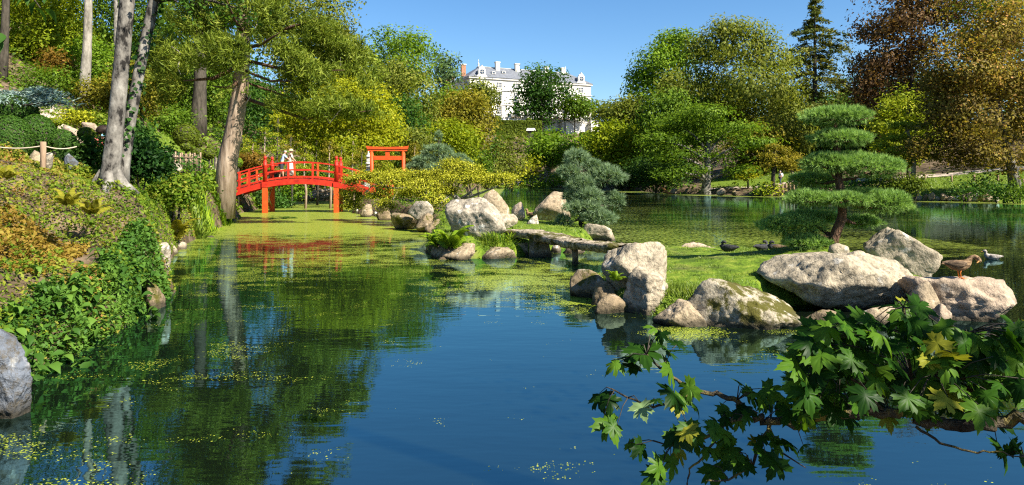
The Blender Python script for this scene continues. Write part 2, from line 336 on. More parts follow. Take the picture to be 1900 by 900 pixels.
# coverage: local density plus drifts, against one random number for each frond; a frond is a round disc in its cell
cov = math_('ADD', at.outputs['Fac'], math_('MULTIPLY', math_('SUBTRACT', big.outputs[0], .52), 2.0))
sel = math_('GREATER_THAN', cov, math_('ADD', math_('MULTIPLY', sep.outputs[0], .42), .26))
disc = math_('LESS_THAN', vor.outputs['Distance'], math_('ADD', math_('MULTIPLY', sep.outputs[1], .28), math_('ADD', .16, math_('MULTIPLY', at.outputs['Fac'], .6))))
near_mask = math_('MULTIPLY', sel, disc)
drift = wnoise(8.5, 6, (1.0, .5, 1), .75)                          # farther out the fronds merge into drifting rafts
rawm = math_('MULTIPLY', math_('SUBTRACT', math_('ADD', math_('MULTIPLY', drift.outputs[0], 1.6), at.outputs['Fac']), 1.12), 3.0, True)
mixm = N(n, 'ShaderNodeMix', data_type='FLOAT'); l.new(far.outputs['Fac'], mixm.inputs[0]); l.new(near_mask, mixm.inputs[2]); l.new(rawm, mixm.inputs[3]); mask = mixm.outputs[0]
wc = ramp(n, [(0, (.07, .11, .010)), (.5, (.19, .25, .016)), (1, (.36, .40, .05))]); l.new(sep.outputs[2], wc.inputs[0])
wd = n.new('ShaderNodeBsdfDiffuse'); l.new(wc.outputs[0], wd.inputs[0])
wg = n.new('ShaderNodeBsdfGlossy'); wg.inputs['Roughness'].default_value = .25
fr0 = n.new('ShaderNodeFresnel'); fr0.inputs[0].default_value = 1.3
wmix = n.new('ShaderNodeMixShader'); l.new(math_('MULTIPLY', fr0.outputs[0], .45), wmix.inputs[0]); l.new(wd.outputs[0], wmix.inputs[1]); l.new(wg.outputs[0], wmix.inputs[2])
r1 = wnoise(.9, 3, (1, 2.6, 1)); r2 = wnoise(7, 3, (.7, 2.2, 1)); 
hgt = math_('ADD', math_('MULTIPLY', r1.outputs[0], 1.0), math_('MULTIPLY', r2.outputs[0], .05))
bu = n.new('ShaderNodeBump'); bu.inputs['Strength'].default_value = .036; bu.inputs['Distance'].default_value = .10; l.new(hgt, bu.inputs['Height'])
gl = n.new('ShaderNodeBsdfGlossy'); gl.inputs['Roughness'].default_value = .0; gl.inputs['Color'].default_value = (.50, .90, .96, 1); l.new(bu.outputs[0], gl.inputs['Normal'])
df = n.new('ShaderNodeBsdfDiffuse'); df.inputs[0].default_value = (.004, .007, .004, 1)
fr = n.new('ShaderNodeFresnel'); fr.inputs[0].default_value = 3.4; l.new(bu.outputs[0], fr.inputs['Normal'])
w1 = n.new('ShaderNodeMixShader'); l.new(fr.outputs[0], w1.inputs[0]); l.new(df.outputs[0], w1.inputs[1]); l.new(gl.outputs[0], w1.inputs[2])
w2 = n.new('ShaderNodeMixShader'); l.new(mask, w2.inputs[0]); l.new(w1.outputs[0], w2.inputs[1]); l.new(wmix.outputs[0], w2.inputs[2])
o = n.new('ShaderNodeOutputMaterial'); l.new(w2.outputs[0], o.inputs[0])
water = link('water', np_mesh('water', np.stack([x, y, 0 * x], 1), np.stack([wi[:-1, :-1], wi[:-1, 1:], wi[1:, 1:], wi[1:, :-1]], -1).reshape(-1, 4), MATS['water'], vattr={'weed': weed, 'far': np.where(lake, sst(y, 17, 22), 0)}))
tag(water, kind='structure')

# ------------------------------------------------------------------ foliage generators
def unit(v): return v / np.maximum(np.linalg.norm(v, axis=1, keepdims=True), 1e-9)
def rdir(r, n): return unit(r.normal(size=(n, 3)))
def leaves_mesh(name, C, Nrm, size, r, mat, var, wid=.55, axisdir=None):
    """one four-cornered leaf for each centre C with normal Nrm"""
    n = len(C); Nrm = unit(Nrm)
    a = axisdir if axisdir is not None else r.normal(size=(n, 3))
    u = unit(a - (a * Nrm).sum(1, keepdims=True) * Nrm); v = np.cross(Nrm, u)
    s = (np.ones(n) * size)[:, None] * r.uniform(.65, 1.35, (n, 1)); sw = s * wid
    fold = Nrm * s * .12
    V = np.stack([C - u * s * .5, C - u * s * .05 + v * sw * .5 + fold, C + u * s * .5, C - u * s * .05 - v * sw * .5 + fold], 1).reshape(-1, 3)
    return np_mesh(name, V, np.arange(4 * n).reshape(n, 4), mat, np.clip(var, 0, 1))
def needles_mesh(name, C, D, ln, wd, r, mat, var):
    """thin triangle from C along D"""
    n = len(C); D = unit(D); s = unit(np.cross(D, r.normal(size=(n, 3)))) * (wd * .5)
    ll = (ln * r.uniform(.7, 1.2, (n, 1)))
    V = np.stack([C - s, C + s, C + D * ll], 1).reshape(-1, 3)
    return np_mesh(name, V, np.arange(3 * n).reshape(n, 3), mat, np.clip(var, 0, 1))
def blob_points(r, blobs, n, shell=(.70, 1.03), inner=.22, rough=.16):
    """points through the outer layer of overlapping ellipsoids: positions, outward directions, which clump"""
    B = np.array(blobs, float); wgt = (B[:, 3] * B[:, 4] + B[:, 3] * B[:, 5] + B[:, 4] * B[:, 5]); wgt /= wgt.sum()
    k = r.choice(len(B), int(n * 1.9), p=wgt); d = rdir(r, len(k))
    t = np.where(r.random(len(k)) < inner, r.uniform(.25, .75, len(k)), r.uniform(*shell, len(k)))
    t *= 1 + rough * vnoise(d * 2.3 + k[:, None] * 7.7) + rough * .8 * vnoise(d * 6 + k[:, None] * 3.1)
    P = B[k, :3] + d * B[k, 3:6] * t[:, None]
    keep = np.ones(len(k), bool)
    for j in range(len(B)):
        q = (((P - B[j, :3]) / B[j, 3:6]) ** 2).sum(1); keep &= ~((q < .42) & (k != j) & (r.random(len(k)) < .93))
    P, d, k = P[keep][:n], unit(d / B[:, 3:6][k])[keep][:n], k[keep][:n]
    return P, d, k
def crown_mesh(name, r, blobs, n, size, mat, m=13, clump=2.3, wid=.55, up=.35, inner=.22, shell=(.70, 1.03), flat=.6, droop=0.0, rough=.30, rnd=.75, sparse=0.0, hole=-.08):
    nc = max(8, n // m); P, d, k = blob_points(r, blobs, nc, shell, inner, rough)
    if sparse > 0:
        keep = vnoise(P * sparse) > -.32; P, d, k = P[keep], d[keep], k[keep]
    if hole > -1:                                    # gaps between the boughs
        fr_ = 1.5 / max(np.median([b_[3] for b_ in blobs]), .05); keep = (vnoise(P * fr_ + 3.3) + .5 * vnoise(P * fr_ * 2.3)) > hole; P, d, k = P[keep], d[keep], k[keep]
    nc = len(P); cv = r.random(nc) * .55 + .2 * vnoise(P * .35 / max(size * 3, .05) * .2)
    C = np.repeat(P, m, 0) + np.clip(r.normal(size=(nc * m, 3)), -1.5, 1.5) * size * clump * np.array([1, 1, flat])
    if droop: C[:, 2] -= np.abs(r.normal(size=nc * m)) * droop
    Nn = np.repeat(d, m, 0) * 1.0 + r.normal(size=(nc * m, 3)) * rnd * .42 + np.array([0, 0, up])
    ax = None
    if droop: ax = np.tile([0, 0, -1.], (nc * m, 1)) + r.normal(size=(nc * m, 3)) * .5
    var = np.repeat(cv, m) + r.random(nc * m) * .32 + .05
    return leaves_mesh(name, C, Nn, size, r, mat, var, wid, ax)
def tufts(r, P, d, m, spread, up=.2):
    n = len(P); D = unit(np.repeat(unit(d + np.array([0, 0, up])), m, 0) + r.normal(size=(n * m, 3)) * spread); return np.repeat(P, m, 0), D
def lumpy(r, c, rad, nb=12, k=.46, jit=.12):
    out = [(c[0], c[1], c[2], rad[0] * .72, rad[1] * .72, rad[2] * .72)]
    for i in range(nb):
        d = rdir(r, 1)[0]; d = np.sign(d) * np.abs(d) ** .75; d[2] = d[2] * .9 + .05; s = k * r.uniform(.7, 1.25)
        out.append((*(np.array(c) + d * np.array(rad) * (1 - s * .92) * r.uniform(.9, 1.08)), rad[0] * s, rad[1] * s, rad[2] * s * r.uniform(.75, 1)))
    for i in range(nb):
        d = rdir(r, 1)[0]; d[2] = d[2] * .8 + .15; s = k * r.uniform(.28, .5)
        out.append((*(np.array(c) + d * np.array(rad) * r.uniform(.86, 1.06)), rad[0] * s, rad[1] * s, rad[2] * s * .8))
    return out
def trunk_builder(r, base, top, r0, r1, lean=0, limbs=(), seg=9, bend=.03, flare=1.35):
    mb = MB(); b, t = np.array(base, float), np.array(top, float); hgt = np.linalg.norm(t - b); pts, rad = [], []
    for i in range(9):
        f = i / 8; p = b + (t - b) * f + np.array([math.sin(f * 5 + r.random()), math.cos(f * 4), 0]) * bend * hgt * f * (1 - f)
        pts.append(p); rad.append((r0 + (r1 - r0) * f) * (flare if i == 0 else 1.0 + .12 * (i == 1)))
    pts[0] = b - np.array([0, 0, .25])
    mb.tube(pts, rad, seg)
    for tip in limbs:
        tip = np.array(tip, float); f = float(np.clip((tip[2] - b[2]) / max(hgt, .1) * .62, .25, .92)); s = b + (t - b) * f
        mid = (s + tip) * .5 + np.array([0, 0, .10 * np.linalg.norm(tip - s)])
        rr = (r0 + (r1 - r0) * f) * .55
        mb.tube([s, s * .6 + mid * .4 + [0, 0, .02 * hgt], mid, tip], [rr, rr * .8, rr * .55, rr * .15], 6)
    return mb
Q = 1.0
NT = [0]
def tree(name, label, pxl, pxr, pyt, pyb, Y, lm, group=None, cat='tree', bark=bark_dark, base_px=None, n=None, size=None, depth=None, nb=13, k=.46, cen=None, tr=None, blobs=None, limbs=5, seed=None, dens=1.0, pxb=None, **kw):
    NT[0] += 1; r = R(seed if seed is not None else 100 + NT[0])
    cx, hw = PX((pxl + pxr) / 2, Y), (pxr - pxl) / 2 / F * Y; zt, zb = PZ(pyt, Y), PZ(pyb, Y)
    bx = PX(base_px, Y) if base_px is not None else cx
    g = gz(bx, Y); c = np.array([cx, Y, (zt + zb) / 2]); rad = (hw, depth or hw * .85, (zt - zb) / 2)
    bl = [(*P3(a_, b_, Y + r.normal() * hw * .18), h_ / F * Y, h_ / F * Y * .9, v_ / F * Y) for a_, b_, h_, v_ in pxb] if pxb else lumpy(r, c, rad, int(nb * 1.9), k * .82)
    size = (size or Y * .0036) * 1.22; n = int((n or min(26000, (pxr - pxl) * (pyb - pyt) * .29 * 1.15)) * Q * dens * 1.5)
    root = empty(name, (bx, Y, g), 0, label, cat, group)
    O = (bx, Y, g)
    bl_l = [(b_[0] - O[0], b_[1] - O[1], b_[2] - O[2], *b_[3:]) for b_ in bl]
    tips = [bl_l[i][:3] for i in r.permutation(len(bl_l) - 1)[:limbs] + 1] if len(bl_l) > 1 else []
    top = (cx - bx, 0, zb + (zt - zb) * .72 - g); tr = tr or max(.12, hw * .045)
    trunk_builder(r, (0, 0, 0), top, tr, tr * .3, limbs=tips).build('trunk', bark, root)
    link('crown', crown_mesh('crown', r, bl_l, n, size, L[lm], **kw), None, root)
    return root
def shrub(name, label, px, py, hw, hh, Y, lm, group=None, cat='shrub', nb=6, size=None, n=None, z0=None, dens=1.0, wid=.55, depth=None, k=.5, m=7, **kw):
    NT[0] += 1; r = R(500 + NT[0]); c = P3(px, py, Y); rad = (hw / F * Y, depth or hw / F * Y * .9, hh / F * Y)
    g = gz(c[0], Y); size = (size or Y * .0036) * 1.15
    root = empty(name, (c[0], Y, g), 0, label, cat, group)
    bl = [(b_[0] - c[0], b_[1] - Y, b_[2] - g, *b_[3:]) for b_ in lumpy(r, c, rad, nb, k)]
    n = int((n or min(16000, hw * hh * 4 * .29 * 1.5)) * Q * dens)
    link('crown', crown_mesh('crown', r, bl, n, size, L[lm], m=m, wid=wid, **kw), None, root)
    mb = MB()
    for i in range(4):
        t = bl[r.integers(len(bl))]; mb.tube([(r.normal() * rad[0] * .15, r.normal() * rad[0] * .15, -.15), (t[0] * .6, t[1] * .6, t[2] * .5), t[:3]], [rad[0] * .06, rad[0] * .045, rad[0] * .015], 5)
    mb.build('trunk', bark_dark, root)
    return root

# ------------------------------------------------------------------ the trees, far to near
GH = 'trees on the wooded hillside'
T = tree
# hill behind, towards the chateau
T('broadleaf_tree', 'tall dark green oak standing in front of the white chateau facade', 950, 1056, 118, 232, 214, 'deepgreen', base_px=1006, n=9500, nb=16, k=.36, size=.75, sparse=.22, m=7, limbs=9, pxb=[(1000, 140, 26, 18), (1030, 148, 20, 16), (975, 165, 22, 14), (1010, 170, 30, 18), (1040, 172, 16, 14), (965, 200, 18, 13), (1000, 200, 26, 16), (1025, 198, 20, 12), (985, 135, 14, 10), (1010, 225, 16, 10)])
T('broadleaf_tree', 'rounded bronze green tree covering the left end of the chateau facade', 874, 914, 150, 210, 218, 'olive', n=3600, size=.75, nb=9, k=.4)
T('broadleaf_tree', 'spreading green tree by the chateau terrace stairs', 1038, 1094, 182, 220, 216, 'green', n=3300, size=.75)
T('conifer_tree', 'small blue-green conifer on the skyline left of the chateau chimneys', 803, 845, 97, 168, 225, 'needle', n=2500, size=.7, nb=10)
T('broadleaf_tree', 'low dull green trees beyond the terrace on the skyline', 1096, 1136, 192, 226, 225, 'olive', n=1500, size=.8)
T('broadleaf_tree', 'bright green maple rising on the skyline behind the brown-tipped tree', 662, 803, 50, 190, 130, 'bright', n=15000, nb=18, k=.34, size=.42, sparse=.35)
T('broadleaf_tree', 'grey-green tree with pale brown seed tips below the skyline maple', 690, 806, 104, 262, 105, 'olive', n=13000, nb=16, k=.36)
T('broadleaf_tree', 'golden brown hornbeam stepping down the slope left of the clipped hedge', 806, 912, 168, 300, 120, 'hornbeam', n=12500, nb=14, k=.40, depth=6)
T('broadleaf_tree', 'bright green tree tucked behind the golden brown hornbeam', 796, 860, 152, 262, 128, 'bright', n=4500, nb=9)
T('broadleaf_tree', 'acid yellow-green maple behind the clipped blue pine', 772, 893, 228, 318, 62, 'lime', n=9000, nb=13, size=.22)
T('broadleaf_tree', 'loose green tree with thick pale leaning trunk on the far shore', 980, 1112, 244, 314, 152, 'bright', base_px=1004, bark=bark_white, tr=1.0, n=8000, nb=15, k=.34, size=.6)
T('broadleaf_tree', 'yellowing green tree overhanging the far corner of the lake', 1092, 1196, 228, 338, 116, 'lime', n=7200, nb=13, k=.38, size=.5)
T('small_tree', 'thin silvery green small tree on the far shore left of the lawn', 892, 962, 252, 338, 139, 'olive', n=3600, nb=10, k=.34, size=.45, sparse=.4)
T('small_tree', 'small golden maple beside the far lawn', 958, 1004, 292, 330, 146, 'yellow', n=1400, nb=7, size=.45, dens=.8)
# right shore
T('broadleaf_tree', 'bright green swamp cypress standing highest left of the big olive beech', 1168, 1290, 56, 215, 132, 'bright', n=13000, nb=18, k=.34, size=.45, pxb=[(1245, 80, 26, 20), (1212, 112, 32, 22), (1258, 112, 30, 24), (1192, 142, 24, 22), (1240, 158, 42, 26), (1272, 72, 16, 13), (1200, 185, 30, 25), (1228, 90, 18, 16), (1275, 95, 16, 18), (1180, 165, 14, 18)])
T('broadleaf_tree', 'huge olive beech dominating the far right shore', 1268, 1482, 38, 262, 112, 'olive', n=26000, nb=22, k=.34, droop=.5, size=.42, dens=1.45, pxb=[(1350, 85, 55, 38), (1420, 105, 46, 42), (1308, 130, 36, 42), (1390, 160, 78, 45), (1452, 165, 32, 50), (1330, 205, 58, 42), (1420, 230, 70, 42), (1470, 250, 32, 45), (1350, 52, 36, 16), (1395, 62, 25, 20), (1465, 110, 14, 14), (1300, 85, 20, 20)])
T('broadleaf_tree', 'brownish olive tree at the left foot of the huge beech', 1132, 1205, 180, 250, 128, 'olive', n=7500, nb=11)
T('broadleaf_tree', 'weeping olive green tree with trailing branches beside the lake', 1186, 1302, 158, 345, 108, 'green', n=13500, nb=13, k=.40, droop=.8)
T('broadleaf_tree', 'trailing bronze lower branches of a beech reaching to the lawn', 1352, 1506, 205, 340, 100, 'hornbeam', n=12500, nb=12, k=.42, droop=.5)
T('broadleaf_tree', 'green layered tree with bare grey trunk standing at the water edge', 1212, 1420, 200, 332, 86, 'green', base_px=1309, bark=bark_grey, tr=.62, n=15000, nb=20, k=.30, size=.3, flat=.35, sparse=.3, limbs=11, pxb=[(1310, 212, 50, 15), (1260, 232, 48, 14), (1360, 238, 52, 14), (1225, 260, 38, 11), (1310, 260, 58, 13), (1390, 266, 42, 12), (1250, 288, 48, 12), (1350, 290, 58, 11), (1285, 316, 38, 8), (1380, 318, 46, 9), (1236, 322, 32, 8)])
T('dark_shrub', 'dark green shrub mass behind the grey trunk at the water edge', 1150, 1285, 292, 352, 96, 'dark', n=5000, nb=9)
T('broadleaf_tree', 'olive tree filling the gap below the tall spruce', 1440, 1560, 165, 320, 122, 'olive', n=9500, nb=12)
T('broadleaf_tree', 'dark purple copper beech standing against the sky', 1584, 1800, -30, 262, 92, 'copper', n=24000, nb=20, k=.36, size=.36, depth=9, dens=1.45, pxb=[(1680, 40, 75, 55), (1620, 110, 40, 50), (1700, 120, 70, 55), (1640, 190, 48, 42), (1720, 200, 60, 50), (1608, 55, 28, 32), (1760, 60, 50, 60), (1660, 250, 50, 40), (1700, -20, 80, 50), (1600, 160, 20, 30), (1640, 5, 40, 25), (1750, -10, 60, 40)])
T('broadleaf_tree', 'yellow and green maple below the copper beech', 1622, 1748, 150, 312, 76, 'lushgold', n=11500, nb=15, k=.36, size=.27, flat=.35, pxb=[(1690, 180, 40, 22), (1660, 205, 34, 16), (1715, 210, 36, 18), (1645, 235, 28, 14), (1690, 240, 46, 16), (1730, 245, 24, 16), (1655, 268, 34, 13), (1705, 275, 42, 14), (1670, 298, 36, 10)])
T('broadleaf_tree', 'orange and green crab tree with pinkish leaves overhanging the right bank', 1722, 1925, 0, 322, 62, 'orange', base_px=1886, bark=bark_grey, tr=.42, n=26000, nb=24, k=.30, size=.24, depth=6.5, limbs=10, dens=1.45, pxb=[(1820, 60, 70, 55), (1780, 130, 62, 42), (1850, 150, 70, 55), (1760, 200, 55, 38), (1830, 230, 75, 45), (1890, 200, 60, 65), (1740, 255, 42, 28), (1790, 285, 58, 24), (1870, 290, 60, 30), (1705, 275, 26, 16), (1880, 60, 60, 60), (1930, 130, 60, 80), (1800, 10, 50, 35), (1850, 5, 50, 40), (1748, 150, 30, 22)])
T('broadleaf_tree', 'green tree crown showing above the orange crab tree', 1790, 1960, -70, 120, 84, 'green', n=9000, nb=11)
T('broadleaf_tree', 'dark green tree on the slope above the shaded path', 1560, 1660, 190, 322, 100, 'dark', n=6500, nb=10)
T('broadleaf_tree', 'dark tree behind the spruce on the right shore', 1470, 1620, 175, 335, 116, 'deepgreen', n=9000, nb=12)
T('broadleaf_tree', 'deep green tree on the slope behind the yellow maple', 1600, 1780, 130, 300, 108, 'dark', n=11000, nb=13)
T('broadleaf_tree', 'shaded green tree behind the crab tree at the right edge', 1750, 1960, 90, 306, 94, 'deepgreen', n=14000, nb=14)
T('broadleaf_tree', 'green tree between the swamp cypress and the beech', 1215, 1320, 130, 260, 124, 'olive', n=9000, nb=12)
T('broadleaf_tree', 'small green tree at the foot of the swamp cypress', 1110, 1200, 210, 320, 128, 'green', n=6000, nb=10)
T('broadleaf_tree', 'unseen tree beyond the right picture edge above the crab tree, added to shade the slope', 1960, 2180, 60, 318, 70, 'green', n=9000, nb=13)  # this and the next two are added out of view to shade the slope
T('broadleaf_tree', 'unseen tall tree beyond the right picture edge, added to shade the slope', 2120, 2380, -40, 300, 76, 'olive', n=9000, nb=13)
T('broadleaf_tree', 'dark tree added beyond the right picture edge near the path to shade the slope', 1905, 2060, 150, 322, 84, 'dark', n=8000, nb=12)
# the wood on the left hillside
T('broadleaf_tree', 'broad yellow tree glowing behind the red bridge', 530, 745, 140, 322, 55, 'yellow', n=30000, nb=20, k=.34, size=.2, depth=5)
T('broadleaf_tree', 'grey-green tree between the yellow tree and the torii', 742, 800, 232, 325, 58, 'olive', n=4200, nb=9, size=.2, sparse=.9)
T('broadleaf_tree', 'dark green tree behind the shoulder of the yellow tree', 690, 800, 180, 300, 82, 'deepgreen', n=8500, nb=11)
T('broadleaf_tree', 'tall olive tree behind the conifer on the hill', 470, 660, -60, 200, 74, 'olive', n=18000, nb=18, k=.36)
T('broadleaf_tree', 'dark leafy tree behind the conifer crown', 600, 712, 92, 240, 78, 'cryptomeria', n=11000, nb=14)
T('broadleaf_tree', 'dark green tree shading the topiary lawn', 260, 420, 30, 262, 58, 'green', n=17000, nb=16, k=.38)
T('broadleaf_tree', 'shaded tree behind the topiary domes', 330, 530, 120, 300, 66, 'deepgreen', n=14000, nb=14)
T('broadleaf_tree', 'sunlit lime green tree high on the hillside beyond the rope fence', 10, 170, -30, 150, 46, 'lime', n=16000, nb=17, k=.36, size=.17)
T('broadleaf_tree', 'yellow-green sapling with thin stem near the pale hillside trunk', 100, 230, 70, 210, 44, 'bright', n=10500, nb=15, k=.34, size=.16, sparse=1.0)
T('small_tree', 'small orange maple on the hillside', 84, 124, 98, 146, 42, 'rust', n=1600, nb=8, size=.15)
T('broadleaf_tree', 'green tree closing the upper left corner of the wood', -140, 60, -160, 130, 48, 'green', n=12500, nb=15, size=.18)
T('broadleaf_tree', 'tall green tree behind the twin grey trunks', 150, 330, -120, 110, 62, 'green', n=15000, nb=16, k=.38)
T('broadleaf_tree', 'bushy yellow-green tree between the twin trunks and the topiary', 215, 310, 110, 232, 40, 'hornbeam', n=8000, nb=13, size=.15)
T('broadleaf_tree', 'dark tree at the top of the hillside', -60, 130, -220, 40, 70, 'dark', n=11000, nb=14)
T('broadleaf_tree', 'dark green tree at the top edge between the twin trunks and the conifer', 280, 480, -230, 70, 72, 'deepgreen', n=16000, nb=15)
# pale bare trunks standing in the wood, crowns above the picture
def bare_trunk(label, px0, py0, px1, py1, Y, rad, bark, lm, name='tall_tree', crown=True, top_extra=6):
    r = R(int(px0) + 7); b_ = P3(px0, py0, Y); t = P3(px1, py1, Y); b_[2] = gz(b_[0], Y); d = (t - b_) / np.linalg.norm(t - b_); t2 = t + d * top_extra
    root = empty(name, tuple(b_), 0, label, 'tree', 'tall bare trunks in the wood')
    trunk_builder(r, (0, 0, 0), t2 - b_, rad, rad * .45, limbs=[t2 - b_ + r.normal(size=3) * 1.6 for _ in range(5)]).build('trunk', bark, root)
    if crown: link('crown', crown_mesh('crown', r, lumpy(r, t2 - b_ + [0, 0, .5], (3.2, 3.2, 3.0), 12, .4), 6000, .2, L[lm]), None, root)
bare_trunk('pale straight trunk on the hillside left of the twin trunks', 153, 208, 164, -20, 41, .30, bark_white, 'green')
bare_trunk('dark slim trunk cut by the left picture edge', 2, 130, 10, -40, 36, .22, bark_dark, 'green')
bare_trunk('grey trunk seen just left of the twin trunks', 211, 195, 214, -30, 46, .20, bark_grey, 'olive')
bare_trunk('dark trunk rising behind the topiary domes', 366, 258, 372, 60, 52, .55, bark_dark, 'dark')

# spruce against the sky
def spruce(label, px, pyt, pyb, hw, Y, lm='spruce', n_lev=25, seed=3, name='spruce_tree', group=None):
    r = R(seed); X = PX(px, Y); g = gz(X, Y); H = PZ(pyt, Y) - g; zb = PZ(pyb, Y) - g; W = hw / F * Y
    root = empty(name, (X, Y, g), 0, label, 'tree', group)
    trunk_builder(r, (0, 0, 0), (0, 0, H), .024 * H, .02, bend=.002).build('trunk', bark_dark, root)
    C, D, V, mb = [], [], [], MB()
    for i in range(n_lev):
        f = i / (n_lev - 1); z = zb + (H - zb) * f ** .95; Ln = W * 2.15 * (1 - f) ** .72 * r.uniform(.5, 1.15) + .35; nbr = 6
        for j in range(nbr):
            a = r.uniform(0, 6.283); ll = Ln * r.uniform(.5, 1.15); d = np.array([math.cos(a), math.sin(a), 0])
            mb.tube([(0, 0, z), d * ll * .5 + [0, 0, z - .06 * ll], d * ll + [0, 0, z - .22 * ll]], [.05, .03, .01], 3, cap=False)
            ns = int(36 * ll / W) + 8; t = r.uniform(.12, 1, ns) ** .8; side = np.array([-d[1], d[0], 0])
            wdt = .30 * ll * (1 - t * .6)
            P = d * (ll * t)[:, None] + side * (r.normal(size=ns) * wdt * .6)[:, None]; P[:, 2] += z - .22 * ll * t ** 1.6 - np.abs(r.normal(size=ns)) * .05 * ll
            C.append(P); D.append(d * .7 + side * r.normal(size=(ns, 1)) * .7 + [0, 0, -.35]); V.append(r.random() * .5 + r.random(ns) * .5)
    C, D, V = np.concatenate(C), np.concatenate(D), np.concatenate(V); m_ = 3
    C = np.repeat(C, m_, 0) + r.normal(size=(len(C) * m_, 3)) * .12 * W / 4; D = np.repeat(D, m_, 0) + r.normal(size=C.shape) * .35
    nn = np.array([0, 0, 1.]) + r.normal(size=C.shape) * .55
    link('crown', leaves_mesh('crown', C, nn, Y * .0050, r, L[lm], np.repeat(V, m_), .42, D), None, root)
    mb.build('branches', bark_dark, root)
spruce('tall ragged spruce spire against the sky on the right shore', 1512, -8, 262, 62, 118)
spruce('small dark conifer spire just showing beside the tall spruce', 1570, 160, 262, 34, 128, seed=5, n_lev=20)
spruce('far conifer tip on the skyline left of the bright maple', 643, 50, 170, 24, 132, seed=6, n_lev=18)
spruce('blunt conifer tip on the skyline nearest the big conifer', 622, 48, 160, 26, 120, seed=8, n_lev=18)

# the big leaning conifer over the red bridge
def big_conifer():
    r = R(42); b_ = P3(414, 352, 30.0); b_[2] = gz(b_[0], 30.0)
    root = empty('leaning_conifer', tuple(b_), 0, 'large leaning conifer with thick pale fissured trunk beside the red bridge', 'tree')
    way = [P3(414, 352, 30), P3(422, 300, 30), P3(436, 230, 30), P3(446, 165, 30), P3(450, 110, 30), P3(452, 40, 30), P3(450, -120, 30), P3(455, -330, 30)]
    way = np.array(way) - b_; way[0] = (0, 0, -.2)
    MB().tube(way, [.50, .42, .37, .34, .31, .27, .2, .05], 14).build('trunk', bark_pale, root)
    C, D, V, mb = [], [], [], MB(); tw = MB()
    def arm(p0, p1, rad, sag=.1):
        p0, p1 = np.array(p0) - b_, np.array(p1) - b_; mid = (p0 + p1) / 2 - np.array([0, 0, sag * np.linalg.norm(p1 - p0)])
        mb.tube([p0, p0 * .6 + mid * .4, mid, mid * .4 + p1 * .6, p1], [rad, rad * .85, rad * .65, rad * .45, rad * .15], 7)
        return p0, mid, p1
    arms = [((448, 180, 30), (690, 205, 28), .09, .10), ((450, 110, 30), (640, 130, 28.5), .09, .06), ((452, 60, 30), (600, 30, 29), .12, .06), ((449, 120, 30), (340, 150, 28.5), .12, .1), ((450, 80, 30), (350, 60, 31), .11, .06),
            ((450, 90, 30), (520, 60, 27.5), .1, .05), ((448, 150, 30), (395, 160, 28.2), .09, .1), ((450, 130, 30), (560, 150, 27.8), .07, .06), ((448, 150, 30), (620, 190, 31.5), .06, .06), ((450, 60, 30), (420, 0, 27), .1, .05)]
    for (a, b2, rad, sag) in arms:
        q = arm(P3(*a), P3(*b2), rad, sag)
    bl = []
    def blob(px, py, hw, hh, Y): c = P3(px, py, Y) - b_; bl.append((*c, hw / F * Y, hw / F * Y * .85, hh / F * Y))
    for a in ((405, 155, 48, 40, 28.6), (350, 130, 55, 45, 29), (430, 95, 55, 45, 28), (505, 110, 60, 50, 28.2), (560, 140, 55, 38, 28.4), (600, 90, 55, 45, 29.5), (640, 150, 50, 40, 30), (560, 40, 60, 45, 29), (470, 30, 70, 45, 29), (370, 50, 65, 50, 30.5),
              (600, 202, 52, 15, 28.5), (660, 204, 42, 14, 28.6), (540, 192, 38, 14, 28.6), (312, 150, 32, 34, 31), (590, -20, 45, 40, 29.5), (500, -60, 90, 60, 30), (400, -50, 80, 60, 30), (560, -110, 60, 60, 30), (600, -170, 55, 60, 30), (575, -250, 60, 60, 30), (530, -320, 60, 60, 30), (450, -150, 100, 80, 30), (400, -230, 80, 80, 30), (480, -260, 80, 80, 30), (450, -340, 50, 70, 30), (300, 100, 45, 45, 31.5), (655, 100, 28, 30, 30)):
        blob(*a)
    P, d, k = blob_points(r, bl, 7800, (.55, 1.08), .3, .3)
    keep = vnoise(P * .9 + 5) > -.12; P, d = P[keep], d[keep]
    Cc, Dd = tufts(r, P, d * .6, 22, .5, .55); Cc = Cc + r.normal(size=Cc.shape) * .10 + Dd * r.uniform(0, .22, (len(Dd), 1))
    v = np.repeat(r.random(len(P)) * .6 + .18 * vnoise(P * .6), 22) + r.random(len(Cc)) * .4
    nn = r.normal(size=Cc.shape)
    link('crown', leaves_mesh('crown', Cc, nn, .24, r, L['cryptomeria'], v, .17, Dd), None, root)
    mb.build('branches', bark_brown, root)
    for i in range(26):                               # dead grey twigs hanging out of the crown
        a = P[r.integers(len(P))]; q = a + r.normal(size=3) * [.5, .3, .2] + [0, 0, -.5]; tw.tube([a, (a + q) / 2 + r.normal(size=3) * .12, q, q + r.normal(size=3) * [.3, .2, .15]], [.025, .02, .013, .004], 4)
    e = P3(455, 195, 29.6) - b_; tw.tube([e, e + [.25, 0, .45]], [.05, .015], 5)
    tw.build('dead_twigs', bark_white, root)
big_conifer()

